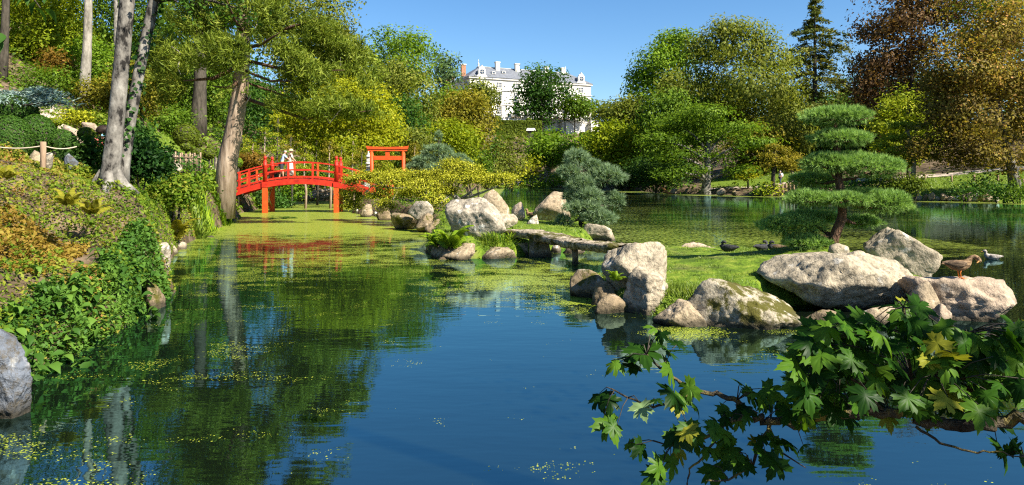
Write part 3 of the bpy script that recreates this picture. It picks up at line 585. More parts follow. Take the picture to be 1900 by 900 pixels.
# twin grey trunks on the left bank with ivy
def twin_tree():
    r = R(9); Y = 13.0; b_ = P3(212, 330, Y); b_[2] = gz(b_[0], Y)
    root = empty('twin_trunk_tree', tuple(b_), 0, 'twin grey trunks with pale bark patches rising from the left bank', 'tree')
    A = np.array([P3(203, 345, Y), P3(206, 310, Y), P3(216, 220, Y), P3(226, 110, Y), P3(236, 0, Y), P3(244, -180, Y), P3(240, -420, Y), P3(250, -700, Y)]) - b_
    B = np.array([P3(222, 345, Y + .25), P3(228, 312, Y + .25), P3(240, 230, Y + .3), P3(262, 110, Y + .3), P3(286, 0, Y + .3), P3(320, -160, Y + .3), P3(350, -400, Y + .3), P3(380, -640, Y + .3)]) - b_
    MB().tube(A, [.24, .165, .145, .138, .13, .11, .08, .03], 14).build('trunk', bark_grey, root)
    MB().tube(B, [.18, .12, .108, .104, .10, .09, .07, .025], 14).build('trunk', bark_grey, root)
    fl = MB()
    for dx, dy in ((-.42, -.1), (.12, -.36), (.42, .05), (-.2, .3)): fl.tube([(dx * .2 - .08, dy * .2, .30), (dx * .6 - .08, dy * .6, .06), (dx * 1.2 - .08, dy * 1.2, -.12)], [.13, .10, .05], 7)
    fl.build('roots', bark_grey, root)
    t = r.uniform(0, 1, 900); z = .6 + t * 4.2; xb = np.interp(z, B[:, 2], B[:, 0]); yb = np.interp(z, B[:, 2], B[:, 1]); a = r.uniform(0, 6.283, 900)
    keep = vnoise(np.stack([a * .8, z * 1.3, 0 * z], 1)) > .05
    C = np.stack([xb + .14 * np.cos(a), yb + .14 * np.sin(a), z], 1)[keep]; C += r.normal(size=C.shape) * .04
    link('ivy', leaves_mesh('ivy', C, np.stack([np.cos(a), np.sin(a), 0 * a + .3], 1)[keep] + r.normal(size=C.shape) * .3, .095, r, L['ivy'], r.random(len(C)), .8), None, root)
    bl = []
    for (px, py, hw, hh, yy) in ((400, -40, 110, 75, 13.2), (330, 5, 45, 36, 12.6), (440, 15, 50, 30, 13.6), (250, -130, 120, 80, 13), (120, -200, 130, 90, 13), (420, -180, 130, 90, 13.5), (300, -320, 200, 110, 13), (180, -420, 160, 100, 13), (330, -520, 170, 110, 13), (260, -650, 140, 90, 13), (505, -60, 60, 40, 14)):
        c = P3(px, py, yy) - b_; bl.append((*c, hw / F * yy, hw / F * yy * .9, hh / F * yy))
    link('crown', crown_mesh('crown', r, bl, 15000, .10, L['deepgreen'], m=9, clump=1.8, inner=.4, sparse=1.6), None, root)
    br = MB()
    for q in bl: s = B[4] if q[0] > .6 else A[5]; br.tube([s, (s + np.array(q[:3])) / 2 + [0, 0, .15], q[:3]], [.06, .04, .012], 6)
    br.build('branches', bark_dark, root)
twin_tree()

# ------------------------------------------------------------------ cloud-pruned pines and yews: trunk, branches and one part for each pad
def pad_points(r, n, rad, under=.25):
    d = rdir(r, n); d[:, 2] = np.where(d[:, 2] < -.25, np.where(r.random(n) < under, d[:, 2], -d[:, 2]), d[:, 2]); d = unit(d)
    t = r.uniform(.78, 1.05, n) * (1 + .16 * vnoise(d * 2.4 + r.random() * 50) + .08 * vnoise(d * 6 + r.random() * 50)); q = d * np.array(rad) * t[:, None]; q[:, 2] *= np.where(q[:, 2] > 0, 1.22, .75); return q, unit(d / np.array(rad))
def pruned_pine(name, label, base, way, rads, pads, lm, ln, wd, per=900, m=12, bark=bark_brown, spread=.42, seed=1, group=None, cat='pine', pad_name='foliage_pad', dep=.8):
    """way/pads in photo rows and columns with a real distance each"""
    r = R(seed); b_ = np.array(base, float); root = empty(name, tuple(b_), 0, label, cat, group)
    wp = np.array([P3(*p) for p in way]) - b_; MB().tube(wp, rads, 12).build('trunk', bark, root)
    br = MB()
    for (px, py, hw, hh, Y) in pads:
        c = P3(px, py, Y) - b_; rad = (hw / F * Y, hw / F * Y * dep, hh / F * Y)
        i = int(np.argmin(np.linalg.norm(wp - (c - [0, 0, rad[2] * .6]), axis=1))); s = wp[i]; tip = c - [0, 0, rad[2] * .35]
        br.tube([s, (s + tip) / 2 - [0, 0, rad[2] * .15], tip], [max(rads[i] * .5, .012), max(rads[i] * .32, .01), .006], 6)
        for _ in range(5): q = c + r.normal(size=3) * np.array(rad) * [.5, .5, .15] - [0, 0, rad[2] * .1]; br.tube([tip, (tip + q) / 2 + r.normal(size=3) * .02, q], [.012, .008, .004], 4)
        a = rad[0] * (rad[1] + rad[2]); n = int(per * a); P, d = pad_points(r, n, rad)
        C, D = tufts(r, P - d * ln * .35, d, m, spread, .25)
        v = np.repeat(r.random(n) * .45 + .15, m) + r.random(n * m) * .4
        o_ = link(pad_name, needles_mesh(pad_name, C, D, ln, wd, r, L[lm], v), None, root, c)
        P2, d2 = pad_points(r, int(n * .5), [q * .72 for q in rad]); C2, D2 = tufts(r, P2, d2, m, .7, .1)
        link('inner_needles', needles_mesh('inner_needles', C2, D2, ln * 1.1, wd * 1.5, r, L[lm], r.random(len(C2)) * .4), None, o_)
    br.build('branches', bark, root)
    return root
YP = 12.5
pruned_pine('cloud_pruned_pine', 'cloud-pruned green pine with stacked rounded pads on the rocky islet', (PX(1543, YP), YP, gz(PX(1543, YP), YP)),
            [(1541, 470, YP), (1548, 440, YP), (1562, 405, YP), (1564, 375, YP), (1556, 335, YP), (1557, 300, YP), (1550, 262, YP), (1551, 225, YP)], [.105, .09, .085, .08, .068, .06, .05, .03],
            [(a_, b_, c_, d_ * .8, e_) for a_, b_, c_, d_, e_ in [(1551, 219, 64, 22, YP), (1560, 259, 60, 20, YP - .05), (1536, 306, 52, 24, YP - .1), (1614, 314, 62, 27, YP - .05), (1572, 298, 50, 16, YP + .1), (1508, 336, 46, 18, YP + .75), (1500, 370, 44, 20, YP - .15), (1568, 372, 46, 16, YP - .35), (1640, 380, 54, 29, YP - .1), (1590, 362, 55, 12, YP + .3),
             (1466, 422, 60, 25, YP + .35), (1500, 405, 55, 14, YP + .7), (1496, 452, 48, 20, YP + .1), (1600, 414, 36, 15, YP + .55)]], 'pine', .088, .0085, per=1650, m=13, seed=4)
YB = 23.5
pruned_pine('cloud_pruned_pine', 'blue-grey pruned pine beside the stone footbridge', (PX(1085, YB), YB, gz(PX(1085, YB), YB)),
            [(1080, 432, YB), (1078, 405, YB), (1090, 375, YB), (1082, 345, YB), (1075, 315, YB), (1070, 295, YB)], [.12, .10, .09, .07, .05, .03],
            [(1070, 298, 24, 17, YB), (1056, 322, 24, 15, YB - .1), (1122, 330, 38, 19, YB + .2), (1078, 346, 28, 17, YB - .2), (1090, 368, 30, 17, YB - .4), (1082, 388, 38, 15, YB - .5), (1112, 406, 32, 14, YB - .5), (1046, 412, 16, 12, YB - .3), (1140, 376, 20, 18, YB + .4), (1062, 366, 20, 14, YB - .1), (1100, 310, 20, 12, YB + .3)],
            'bluepine', .17, .016, per=420, m=12, seed=5, bark=bark_dark)
YC = 38.0
pruned_pine('cloud_pruned_pine', 'dull blue-green pine with upright leader behind the golden yew', (PX(815, YC), YC, gz(PX(815, YC), YC)),
            [(816, 385, YC), (814, 350, YC), (812, 320, YC), (814, 285, YC), (814, 255, YC)], [.13, .11, .09, .06, .02],
            [(814, 258, 7, 14, YC), (812, 283, 28, 14, YC), (790, 300, 26, 11, YC), (836, 300, 28, 12, YC), (852, 296, 16, 9, YC), (775, 312, 24, 10, YC), (812, 316, 30, 11, YC - .3), (800, 332, 28, 10, YC), (862, 305, 18, 8, YC)],
            'bluepine', .22, .024, per=190, m=11, seed=6, bark=bark_dark, spread=.5)

def pad_leaves(name, label, base, way, rads, pads, lm, size, dens=1.0, bark=bark_dark, seed=1, group=None, cat='tree', dep=.8, wid=.5, inner_lm=None, m=6, clump=1.3, hang=0.0, branch_col=None):
    r = R(seed); b_ = np.array(base, float); root = empty(name, tuple(b_), 0, label, cat, group)
    wp = np.array([P3(*p) for p in way]) - b_; MB().tube(wp, rads, 9).build('trunk', bark, root)
    br = MB()
    for (px, py, hw, hh, Y) in pads:
        c = P3(px, py, Y) - b_; rad = (hw / F * Y, hw / F * Y * dep, hh / F * Y); i = int(np.argmin(np.linalg.norm(wp - c, axis=1))); s = wp[i]; tip = c - [0, 0, rad[2] * .5]
        br.tube([s, (s + tip) / 2 - [0, 0, rad[2] * .2], tip], [max(rads[i] * .55, .01), max(rads[i] * .35, .008), .006], 5)
        n = int(dens * 22 * rad[0] * (rad[1] + rad[2]) / size ** 2); P, d = pad_points(r, max(n // m, 12), rad); nn = len(P)
        C = np.repeat(P, m, 0) + r.normal(size=(nn * m, 3)) * size * clump * [1, 1, .6]; D = np.repeat(d, m, 0)
        ax = D + r.normal(size=C.shape) * .6 + [0, 0, .2 - hang]
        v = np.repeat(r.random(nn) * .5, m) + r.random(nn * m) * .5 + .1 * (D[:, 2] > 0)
        o_ = link('foliage_pad', leaves_mesh('foliage_pad', C, D * .6 + r.normal(size=C.shape) * .55 + [0, 0, .3], size, r, L[lm], v, wid, ax), None, root, c)
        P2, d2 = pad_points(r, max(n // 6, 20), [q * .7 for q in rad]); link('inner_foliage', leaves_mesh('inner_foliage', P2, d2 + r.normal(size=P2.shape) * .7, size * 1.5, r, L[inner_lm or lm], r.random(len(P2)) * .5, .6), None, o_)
    br.build('branches', bark, root); return root
YY_ = 29.0
pad_leaves('golden_yew', 'low spreading golden yew with yellow tips draped over the rocks', (PX(852, YY_), YY_, gz(PX(852, YY_), YY_)),
           [(846, 392, YY_), (852, 372, YY_), (838, 358, YY_), (800, 352, YY_), (740, 350, YY_ + 1), (690, 345, YY_ + 2)], [.16, .14, .12, .09, .06, .03],
           [(672, 333, 32, 12, YY_ + 3), (650, 340, 14, 9, YY_ + 3.2), (702, 328, 26, 9, YY_ + 2.5), (726, 340, 42, 15, YY_ + 1.5), (736, 325, 26, 9, YY_ + 3), (786, 352, 46, 15, YY_ - .5), (782, 330, 32, 11, YY_ + 1), (840, 310, 26, 12, YY_ + .3), (862, 318, 34, 14, YY_), (824, 328, 30, 12, YY_ + .2), (858, 336, 44, 13, YY_ - .4), (894, 332, 24, 10, YY_), (926, 337, 30, 12, YY_ - .6), (942, 334, 14, 8, YY_ - .6),
            (654, 366, 27, 15, YY_ + 3.5), (654, 384, 22, 10, YY_ + 3.4), (708, 366, 25, 15, YY_ + 1.5), (716, 384, 20, 12, YY_ + .5), (806, 377, 24, 15, YY_ - 2.2), (760, 362, 30, 10, YY_), (830, 356, 24, 8, YY_ - .5)],
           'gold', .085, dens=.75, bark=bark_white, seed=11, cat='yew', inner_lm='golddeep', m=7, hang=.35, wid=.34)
# small cloud-pruned trees behind the bridge
CL = [(516, 50, .0, 214, 330), (492, 47, .1, 236, 325), (540, 50, .3, 250, 335), (566, 46, .2, 262, 330), (588, 52, .5, 252, 330), (612, 46, .4, 262, 330), (634, 48, .6, 266, 335), (655, 50, .1, 258, 335), (672, 47, .2, 275, 330), (720, 55, .5, 268, 330), (700, 58, .3, 250, 330), (770, 56, .3, 265, 330), (450, 52, .2, 250, 315), (470, 50, .3, 262, 325)]
CLAB = ['tallest cloud-pruned yew behind the couple on the bridge', 'cloud-pruned yew just left of the couple on the bridge', 'cloud-pruned yew just right of the couple on the bridge', 'cloud-pruned yew over the middle of the bridge', 'pale stemmed cloud-pruned yew right of the bridge middle', 'small-padded yew just left of the right bridge posts', 'golden cloud-pruned yew right behind the right bridge posts', 'cloud-pruned yew above the falling bridge rail', 'cloud-pruned yew left of the white stone lantern', 'cloud-pruned yew seen through the torii', 'cloud-pruned yew rising over the torii top beam', 'cloud-pruned yew just right of the torii', 'cloud-pruned yew directly right of the leaning trunk', 'cloud-pruned yew above the left end of the bridge']
for i, ((px, Y, s, t, b2), lab) in enumerate(zip(CL, CLAB)):
    r = R(60 + i); g = gz(PX(px, Y), Y); bpy_ = HY - (g - EYE) * F / Y; pads = []
    k_ = 7
    for j in range(k_):
        f = j / (k_ - 1); pads.append((px + r.normal() * 9 * (1.1 - f) + (1 if j % 2 else -1) * 10 * (1.15 - f), t + 5 + (b2 - t - 22) * (1 - f), r.uniform(8, 13) * (1.15 - .45 * f), r.uniform(2.6, 3.8), Y + r.normal() * .4))
    pad_leaves('cloud_pruned_yew', lab, (PX(px, Y), Y, g), [(px, bpy_ + 3, Y), (px + 2, (bpy_ + t) / 2 + 20, Y), (px - 2, (bpy_ + t) / 2 - 10, Y), (px, t + 4, Y)], [.10, .08, .06, .025], pads, ('lushgold', 'lime', 'hornbeam')[i % 3], .10, dens=.55, seed=80 + i, group='cloud-pruned yews behind the bridge', cat='yew', bark=bark_pale if i % 2 else bark_dark, m=5)
pad_leaves('cloud_pruned_tree', 'small cloud-pruned tree on the right shore beside the walking visitor', (PX(1434, 78), 78, gz(PX(1434, 78), 78)), [(1434, 352, 78), (1435, 320, 78), (1440, 300, 78), (1438, 280, 78)], [.25, .22, .16, .08],
           [(1436, 274, 14, 4, 78), (1456, 279, 12, 4, 78), (1426, 290, 16, 4, 78), (1462, 290, 14, 5, 78.5), (1448, 300, 18, 5, 77.5), (1472, 298, 12, 4, 78), (1430, 308, 16, 4, 78), (1466, 308, 16, 4, 78)], 'hornbeam', .22, dens=.8, seed=31)
pad_leaves('cloud_pruned_tree', 'second small pruned tree with bent pale limb right of the visitor', (PX(1484, 80), 80, gz(PX(1484, 80), 80)), [(1478, 345, 80), (1470, 318, 80), (1462, 300, 80), (1478, 298, 80)], [.2, .16, .12, .06], [(1478, 296, 14, 5, 80), (1486, 306, 12, 5, 80), (1470, 314, 12, 4, 80)], 'hornbeam', .22, seed=32, bark=bark_white)
pad_leaves('layered_pine', 'slanting pale-stemmed layered pine on the right lawn', (PX(1695, 64), 64, gz(PX(1695, 64), 64)), [(1694, 332, 64), (1696, 300, 64), (1690, 270, 64), (1684, 240, 64), (1681, 226, 64)], [.24, .2, .17, .12, .06],
           [(1670, 234, 22, 7, 64), (1706, 236, 18, 7, 64), (1662, 258, 24, 7, 64), (1708, 266, 26, 8, 63.6), (1668, 284, 26, 8, 63.6), (1714, 292, 30, 8, 64), (1672, 304, 22, 7, 64.3), (1640, 272, 14, 6, 64.5)], 'lushgold', .2, dens=.9, seed=33, bark=bark_white, cat='pine')
pad_leaves('pruned_bush', 'bright yellow cloud-pruned bush with three pads on the right shore', (PX(1390, 84), 84, gz(PX(1390, 84), 84)), [(1388, 350, 84), (1388, 336, 84), (1390, 322, 84)], [.12, .1, .05], [(1389, 319, 7, 3, 84), (1373, 329, 6, 3, 84), (1398, 327, 9, 3, 84), (1384, 333, 7, 3, 84)], 'yellow', .22, seed=34, cat='bush')

# ------------------------------------------------------------------ shrubs, topiary and hedges
S = shrub
GB = 'shrubs along the lake shore'
S('shrub', 'dark round shrub at the waterline below the layered pine on the right', 1690, 343, 24, 15, 61, 'hedge', GB, n=2600)
for i, (px, py, hw, hh, Y, lm, lab) in enumerate([
    (1170, 338, 40, 20, 118, 'dark', 'dark shrub at the far corner of the lake'), (1240, 345, 38, 15, 98, 'deepgreen', 'dark green shrub behind the orange driftwood branch'), (1430, 352, 20, 10, 78, 'lushgold', 'yellow-green tussock below the small cloud-pruned tree'),
    (1408, 354, 16, 8, 79, 'lush', 'pale leafy plant at the waterline left of the small pruned tree'), (1500, 345, 30, 22, 74, 'dark', 'dark shrub behind the pruned pine left of its trunk'), (1545, 340, 36, 22, 73, 'deepgreen', 'green shrub behind the pruned pine trunk'), (1600, 345, 34, 20, 68, 'dark', 'dark shrub right of the pruned pine trunk'),
    (1645, 338, 30, 18, 70, 'hedge', 'clipped shrub mass behind the lower pine pads'), (1790, 352, 22, 14, 58.5, 'deepgreen', 'dark spreading shrub below the shaded path'), (1855, 358, 26, 17, 56.5, 'deepgreen', 'leafy shrub at the waterline near the right edge'), (1893, 352, 26, 20, 55.5, 'green', 'bright shrub cut by the right edge at the waterline'), (1826, 346, 26, 16, 60, 'dark', 'dark shrub beside the crab tree trunk'),
    (905, 318, 32, 24, 132, 'olive', 'grey olive shrub on the far shore behind the yew'), (948, 322, 22, 18, 141, 'gold', 'pale yellow shrub on the far shore'), (985, 340, 18, 8, 143, 'covergreen', 'low green plants at the far waterline left of the leaning trunk'), (1030, 338, 24, 12, 143, 'bright', 'yellow-green shrub at the foot of the leaning pale trunk'), (1068, 330, 30, 20, 140, 'green', 'green shrub at the far waterline behind the blue pine'), (1110, 332, 34, 18, 132, 'dark', 'dark shrub below the yellowing lakeside tree'),
    (960, 262, 26, 14, 188, 'olive', 'sparse grey bush on the bare slope'), (1110, 265, 36, 16, 178, 'green', 'green bush below the terrace'), (1150, 262, 30, 20, 160, 'hedge', 'hedge bush on the slope right of the terrace')]):
    S('shrub', lab, px, py, hw, hh, Y, lm, GB)
def topiary(label, px, py, hw, hh, Y, lm='hedge', group='clipped topiary domes', name='topiary_dome'):
    r = R(int(px * 3 + py)); c = P3(px, py, Y); rad = np.array([hw, hw * .95, hh]) / F * Y; root = empty(name, (c[0], Y, gz(c[0], Y)), 0, label, 'topiary', group)
    n = int(hw * hh * 4); d = rdir(r, n); P = d * rad * r.uniform(.93, 1.01, (n, 1)); lo = c - np.array(root.location)
    link('crown', leaves_mesh('crown', P + lo, d + r.normal(size=P.shape) * .35, Y * .0032, r, L[lm], r.random(n) * .5 + .25, .6), None, root)
    me = MB(); bmesh.ops.create_icosphere(me.bm, subdivisions=3, radius=1, matrix=Matrix.Translation(lo) @ Matrix.Diagonal((*(rad * .93), 1)))
    me.build('core', bark_dark, root); MB().tube([(lo[0], lo[1], -.1), (lo[0], lo[1], lo[2])], .06, 6).build('trunk', bark_dark, root)
for a in (('largest clipped dome above the sloping lawn', 345, 252, 23, 22, 42), ('narrow clipped dome touching the right of the largest dome', 368, 263, 8, 11, 42.5), ('small clipped ball at the foot of the largest dome', 346, 273, 11, 8, 40), ('clipped ball right of the small foot ball', 366, 283, 11, 9, 39), ('clipped ball nearest the pink path', 388, 285, 12, 10, 40), ('small clipped ball highest toward the leaning trunk', 393, 275, 9, 6, 45), ('bright green clipped ball beside the bridge end', 442, 302, 8, 9, 40, 'bright'),
          ('clipped ball below the juniper beside the twin trunks', 160, 248, 15, 12, 15.5), ('flat yellow-green clipped cushion on the pink slope', 101, 226, 14, 8, 20, 'lime'), ('round bush beside the terrace balustrade', 923, 221, 7, 6, 208), ('small round bush along the terrace hedge', 981, 223, 5, 4, 208), ('low clipped ball on the bare slope under the hedge', 944, 256, 9, 5, 186), ('second low clipped ball on the bare slope', 925, 255, 5, 4, 186)): topiary(*a)
for i, (px, py, hw, hh, Y, lab) in enumerate([(20, 208, 45, 32, 15, 'upper dark clipped mound at the left edge'), (18, 262, 38, 48, 13.3, 'large dark clipped mound cut by the left edge'), (68, 250, 32, 38, 14, 'dark clipped mound in the middle of the left row'), (115, 262, 24, 22, 14.2, 'smallest dark clipped mound nearest the twin trunks')]):
    topiary(lab, px, py, hw, hh, Y, 'deepgreen', 'dark clipped mounds on the left', 'clipped_mound')
S('shrub', 'dark leafy bush directly left of the twin trunks', 168, 286, 32, 28, 14, 'dark', size=.09, n=3600)
S('shrub', 'dark green rhododendron right of the twin trunks', 258, 302, 38, 38, 16.5, 'ivy', size=.10, n=7000, wid=.5)
S('shrub', 'dark bush above the rhododendron', 246, 262, 24, 26, 18.5, 'deepgreen', size=.10, n=4200)
S('shrub', 'bushy azalea with pink-brown and yellow-green leaves', 322, 352, 50, 30, 19, 'cover', size=.11, n=4600)
S('shrub', 'fresh green small bush in front of the stick fence', 352, 308, 18, 12, 24, 'lush', size=.1)
S('shrub', 'rusty brown clipped bush beside the left end of the bridge', 465, 300, 30, 14, 46, 'rust', n=2800)
S('shrub', 'brownish bush on the pink slope beside the pale trunk', 182, 226, 24, 18, 28, 'cover', n=3000)
S('shrub', 'yellow-green grassy border on the pink slope', 140, 218, 20, 8, 27, 'gold', n=1600)
S('shrub', 'lush bush under the left end of the red bridge', 512, 372, 26, 20, 46.5, 'lush', n=3600, size=.12)
S('shrub', 'loose pale grasses growing behind the left bridge piers', 545, 352, 28, 14, 53, 'fern', n=2600)
S('shrub', 'dark bush under the bridge behind the left piers', 470, 365, 24, 18, 45, 'dark', n=2400)
S('shrub', 'green bush behind the bridge under the yellow tree', 600, 322, 40, 22, 66, 'bright', n=4200)
S('shrub', 'dark undergrowth behind the couple on the bridge', 520, 322, 50, 26, 68, 'deepgreen', n=4000)
S('shrub', 'dark undergrowth left of the leaning trunk', 405, 268, 40, 32, 56, 'dark', n=4500)
S('shrub', 'green undergrowth on the hillside behind the domes', 300, 230, 60, 36, 48, 'green', n=6000)
S('shrub', 'shaded undergrowth below the hillside saplings', 60, 160, 80, 40, 38, 'green', n=7000)
S('shrub', 'yellow-green undergrowth between the pale hillside trunks', 190, 180, 50, 40, 40, 'hornbeam', n=6000)
S('shrub', 'dark foliage behind the torii', 730, 305, 40, 30, 64, 'deepgreen', n=4500)
S('shrub', 'green bushes right of the blue-green pine on the peninsula', 880, 305, 34, 22, 70, 'covergreen', n=3800)
def juniper():
    r = R(77); Y = 16; root = empty('juniper', tuple([PX(40, Y), Y, gz(PX(40, Y), Y)]), 0, 'silvery blue juniper with feathery flat sprays on the left slope', 'shrub'); O = np.array(root.location); C, D = [], []
    mb = MB()
    for i in range(30):
        a = P3(-20 + r.uniform(0, 70), 205 + r.normal() * 6, Y + r.normal() * .6); e = P3(r.uniform(-30, 128), r.uniform(168, 200), Y - .5 + r.normal() * .5)
        if e[0] < a[0]: e[0] = a[0] + .5
        mb.tube([a - O, (a + e) / 2 - O + [0, 0, .1], e - O], [.02, .015, .006], 4); n = 240; t = r.uniform(.15, 1, n); p = a + (e - a) * t[:, None] + r.normal(size=(n, 3)) * [.10, .14, .05]; p[:, 2] += .12 * np.sin(t * 3.1)
        C.append(p - O); D.append(np.tile(e - a, (n, 1)) / np.linalg.norm(e - a) + r.normal(size=(n, 3)) * .5)
    C, D = np.concatenate(C), np.concatenate(D); link('crown', leaves_mesh('crown', C, r.normal(size=C.shape) * .5 + [0, -.2, 1], .11, r, L['juniper'], r.random(len(C)), .22, D), None, root); mb.build('trunk', bark_dark, root)
juniper()
def hedge(label, x0, x1, y0, y1, z0, z1, size=.6, n=5000):
    r = R(int(x0 * 7) + 900); root = empty('clipped_hedge', ((x0 + x1) / 2, (y0 + y1) / 2, z0), 0, label, 'hedge'); O = np.array(root.location)
    P = r.uniform((x0, y0, z0), (x1, y1, z1), (n, 3)); f = r.integers(0, 3, n); P[f == 0, 1] = y0; P[f == 1, 2] = z1; P[f == 2, 0] = np.where(r.random((f == 2).sum()) < .5, x0, x1)
    Nn = np.where((f == 0)[:, None], [0, -1, .2], np.where((f == 1)[:, None], [0, 0, 1], [1., 0, .2]))
    link('foliage', leaves_mesh('foliage', P - O + r.normal(size=P.shape) * .08, Nn + r.normal(size=P.shape) * .45, size, r, L['hedge'], r.random(n) * .6 + .2, .6), None, root)
    MB().box(x0 + .2 - O[0], x1 - .2 - O[0], y0 + .2 - O[1], y1 - .2 - O[1], -1, z1 - z0 - .2).build('core', bark_dark, root)
hedge('tall clipped hedge below the chateau balustrade left of the oak', PX(915, 205), PX(952, 205), 205, 208, 15, PZ(224, 205)); hedge('tall clipped hedge directly behind the oak below the balustrade', PX(954, 205), PX(1004, 205), 205.3, 208, 15, PZ(224.5, 205))
hedge('low clipped hedge below the terrace stairs', PX(1078, 205), PX(1112, 205), 205, 208, 12, PZ(246, 205), n=2500)

# ------------------------------------------------------------------ boulders
def rock_mat(name, base, moss=0.0, white=0.15, dark=.35, warm=0):
    m, n, l = mat_new(name); tc = n.new('ShaderNodeTexCoord'); geo = n.new('ShaderNodeNewGeometry')
    def nt(s, d, ro=.6):
        q = n.new('ShaderNodeTexNoise'); q.inputs['Scale'].default_value = s; q.inputs['Detail'].default_value = d; q.inputs['Roughness'].default_value = ro; l.new(geo.outputs['Position'], q.inputs[0]); return q.outputs[0]
    b0 = tuple(c * .42 for c in base); b1 = tuple(min(.72, c * 1.35) for c in base)
    c1 = ramp(n, [(.30, b0), (.47, base), (.66, b1)]); l.new(nt(3.4, 10, .72), c1.inputs[0]); col = c1.outputs[0]
    def layer(col, fac, stops, color):
        rp = ramp(n, stops); l.new(fac, rp.inputs[0]); x = N(n, 'ShaderNodeMix', data_type='RGBA'); l.new(rp.outputs[0], x.inputs[0]); l.new(col, x.inputs[6]); x.inputs[7].default_value = (*color, 1); return x.outputs[2]
    col = layer(col, nt(13, 9, .75), [(.47, (0, 0, 0)), (.60, (min(1, dark * 1.7),) * 3)], (.085, .07, .045))      # dark lichen speckle
    col = layer(col, nt(55, 4, .7), [(.55, (0, 0, 0)), (.72, (dark * .6,) * 3)], (.07, .06, .045))
    col = layer(col, nt(4.3, 6, .55), [(.60, (0, 0, 0)), (.66, (white * 2.5,) * 3)], (.66, .64, .58))  # pale lichen
    if moss > 0:
        col = layer(col, nt(2.1, 9, .7), [(.56 - moss * .2, (0, 0, 0)), (.62 - moss * .2, (1, 1, 1))], (.075, .07, .014))
        col = layer(col, nt(30, 5, .7), [(.55, (0, 0, 0)), (.75, (moss,) * 3)], (.12, .11, .02))
    sx = n.new('ShaderNodeSeparateXYZ'); l.new(geo.outputs['Position'], sx.inputs[0])
    ad = N(n, 'ShaderNodeMath', operation='MULTIPLY_ADD'); l.new(nt(9, 4), ad.inputs[0]); ad.inputs[1].default_value = .12; l.new(sx.outputs[2], ad.inputs[2])
    col = layer(col, ad.outputs[0], [(.10, (.9,) * 3), (.22, (0, 0, 0))], (.045, .038, .024))           # wet stain at the waterline
    b = n.new('ShaderNodeBsdfPrincipled'); b.inputs['Roughness'].default_value = .92; b.inputs['Specular IOR Level'].default_value = .15; l.new(col, b.inputs[0])
    bu = n.new('ShaderNodeBump'); bu.inputs['Strength'].default_value = .9; bu.inputs['Distance'].default_value = .06; l.new(nt(9, 7, .62), bu.inputs['Height']); l.new(bu.outputs[0], b.inputs['Normal'])
    o = n.new('ShaderNodeOutputMaterial'); l.new(b.outputs[0], o.inputs[0]); return m
RK = {'pale': rock_mat('rock_pale', (.35, .295, .21)), 'grey': rock_mat('rock_grey', (.34, .295, .225), white=.3), 'warm': rock_mat('rock_warm', (.32, .25, .165)), 'moss': rock_mat('rock_moss', (.40, .345, .25), moss=.45, white=.3), 'brown': rock_mat('rock_brown', (.24, .18, .11), moss=.3, white=.1), 'blue': rock_mat('rock_blue', (.12, .135, .16), white=.12, dark=.5), 'pink': rock_mat('rock_pink', (.37, .285, .205), white=.1, dark=.2)}
_bm = bmesh.new(); bmesh.ops.create_icosphere(_bm, subdivisions=5, radius=1); _bm.verts.ensure_lookup_table()
ICO_V = np.array([v.co[:] for v in _bm.verts]); ICO_F = np.array([[v.index for v in f.verts] for f in _bm.faces]); _bm.free()
_bm = bmesh.new(); bmesh.ops.create_icosphere(_bm, subdivisions=3, radius=1); _bm.verts.ensure_lookup_table()
ICO3_V = np.array([v.co[:] for v in _bm.verts]); ICO3_F = np.array([[v.index for v in f.verts] for f in _bm.faces]); _bm.free()
_bm = bmesh.new(); bmesh.ops.create_icosphere(_bm, subdivisions=4, radius=1); _bm.verts.ensure_lookup_table()
ICO4_V = np.array([v.co[:] for v in _bm.verts]); ICO4_F = np.array([[v.index for v in f.verts] for f in _bm.faces]); _bm.free()
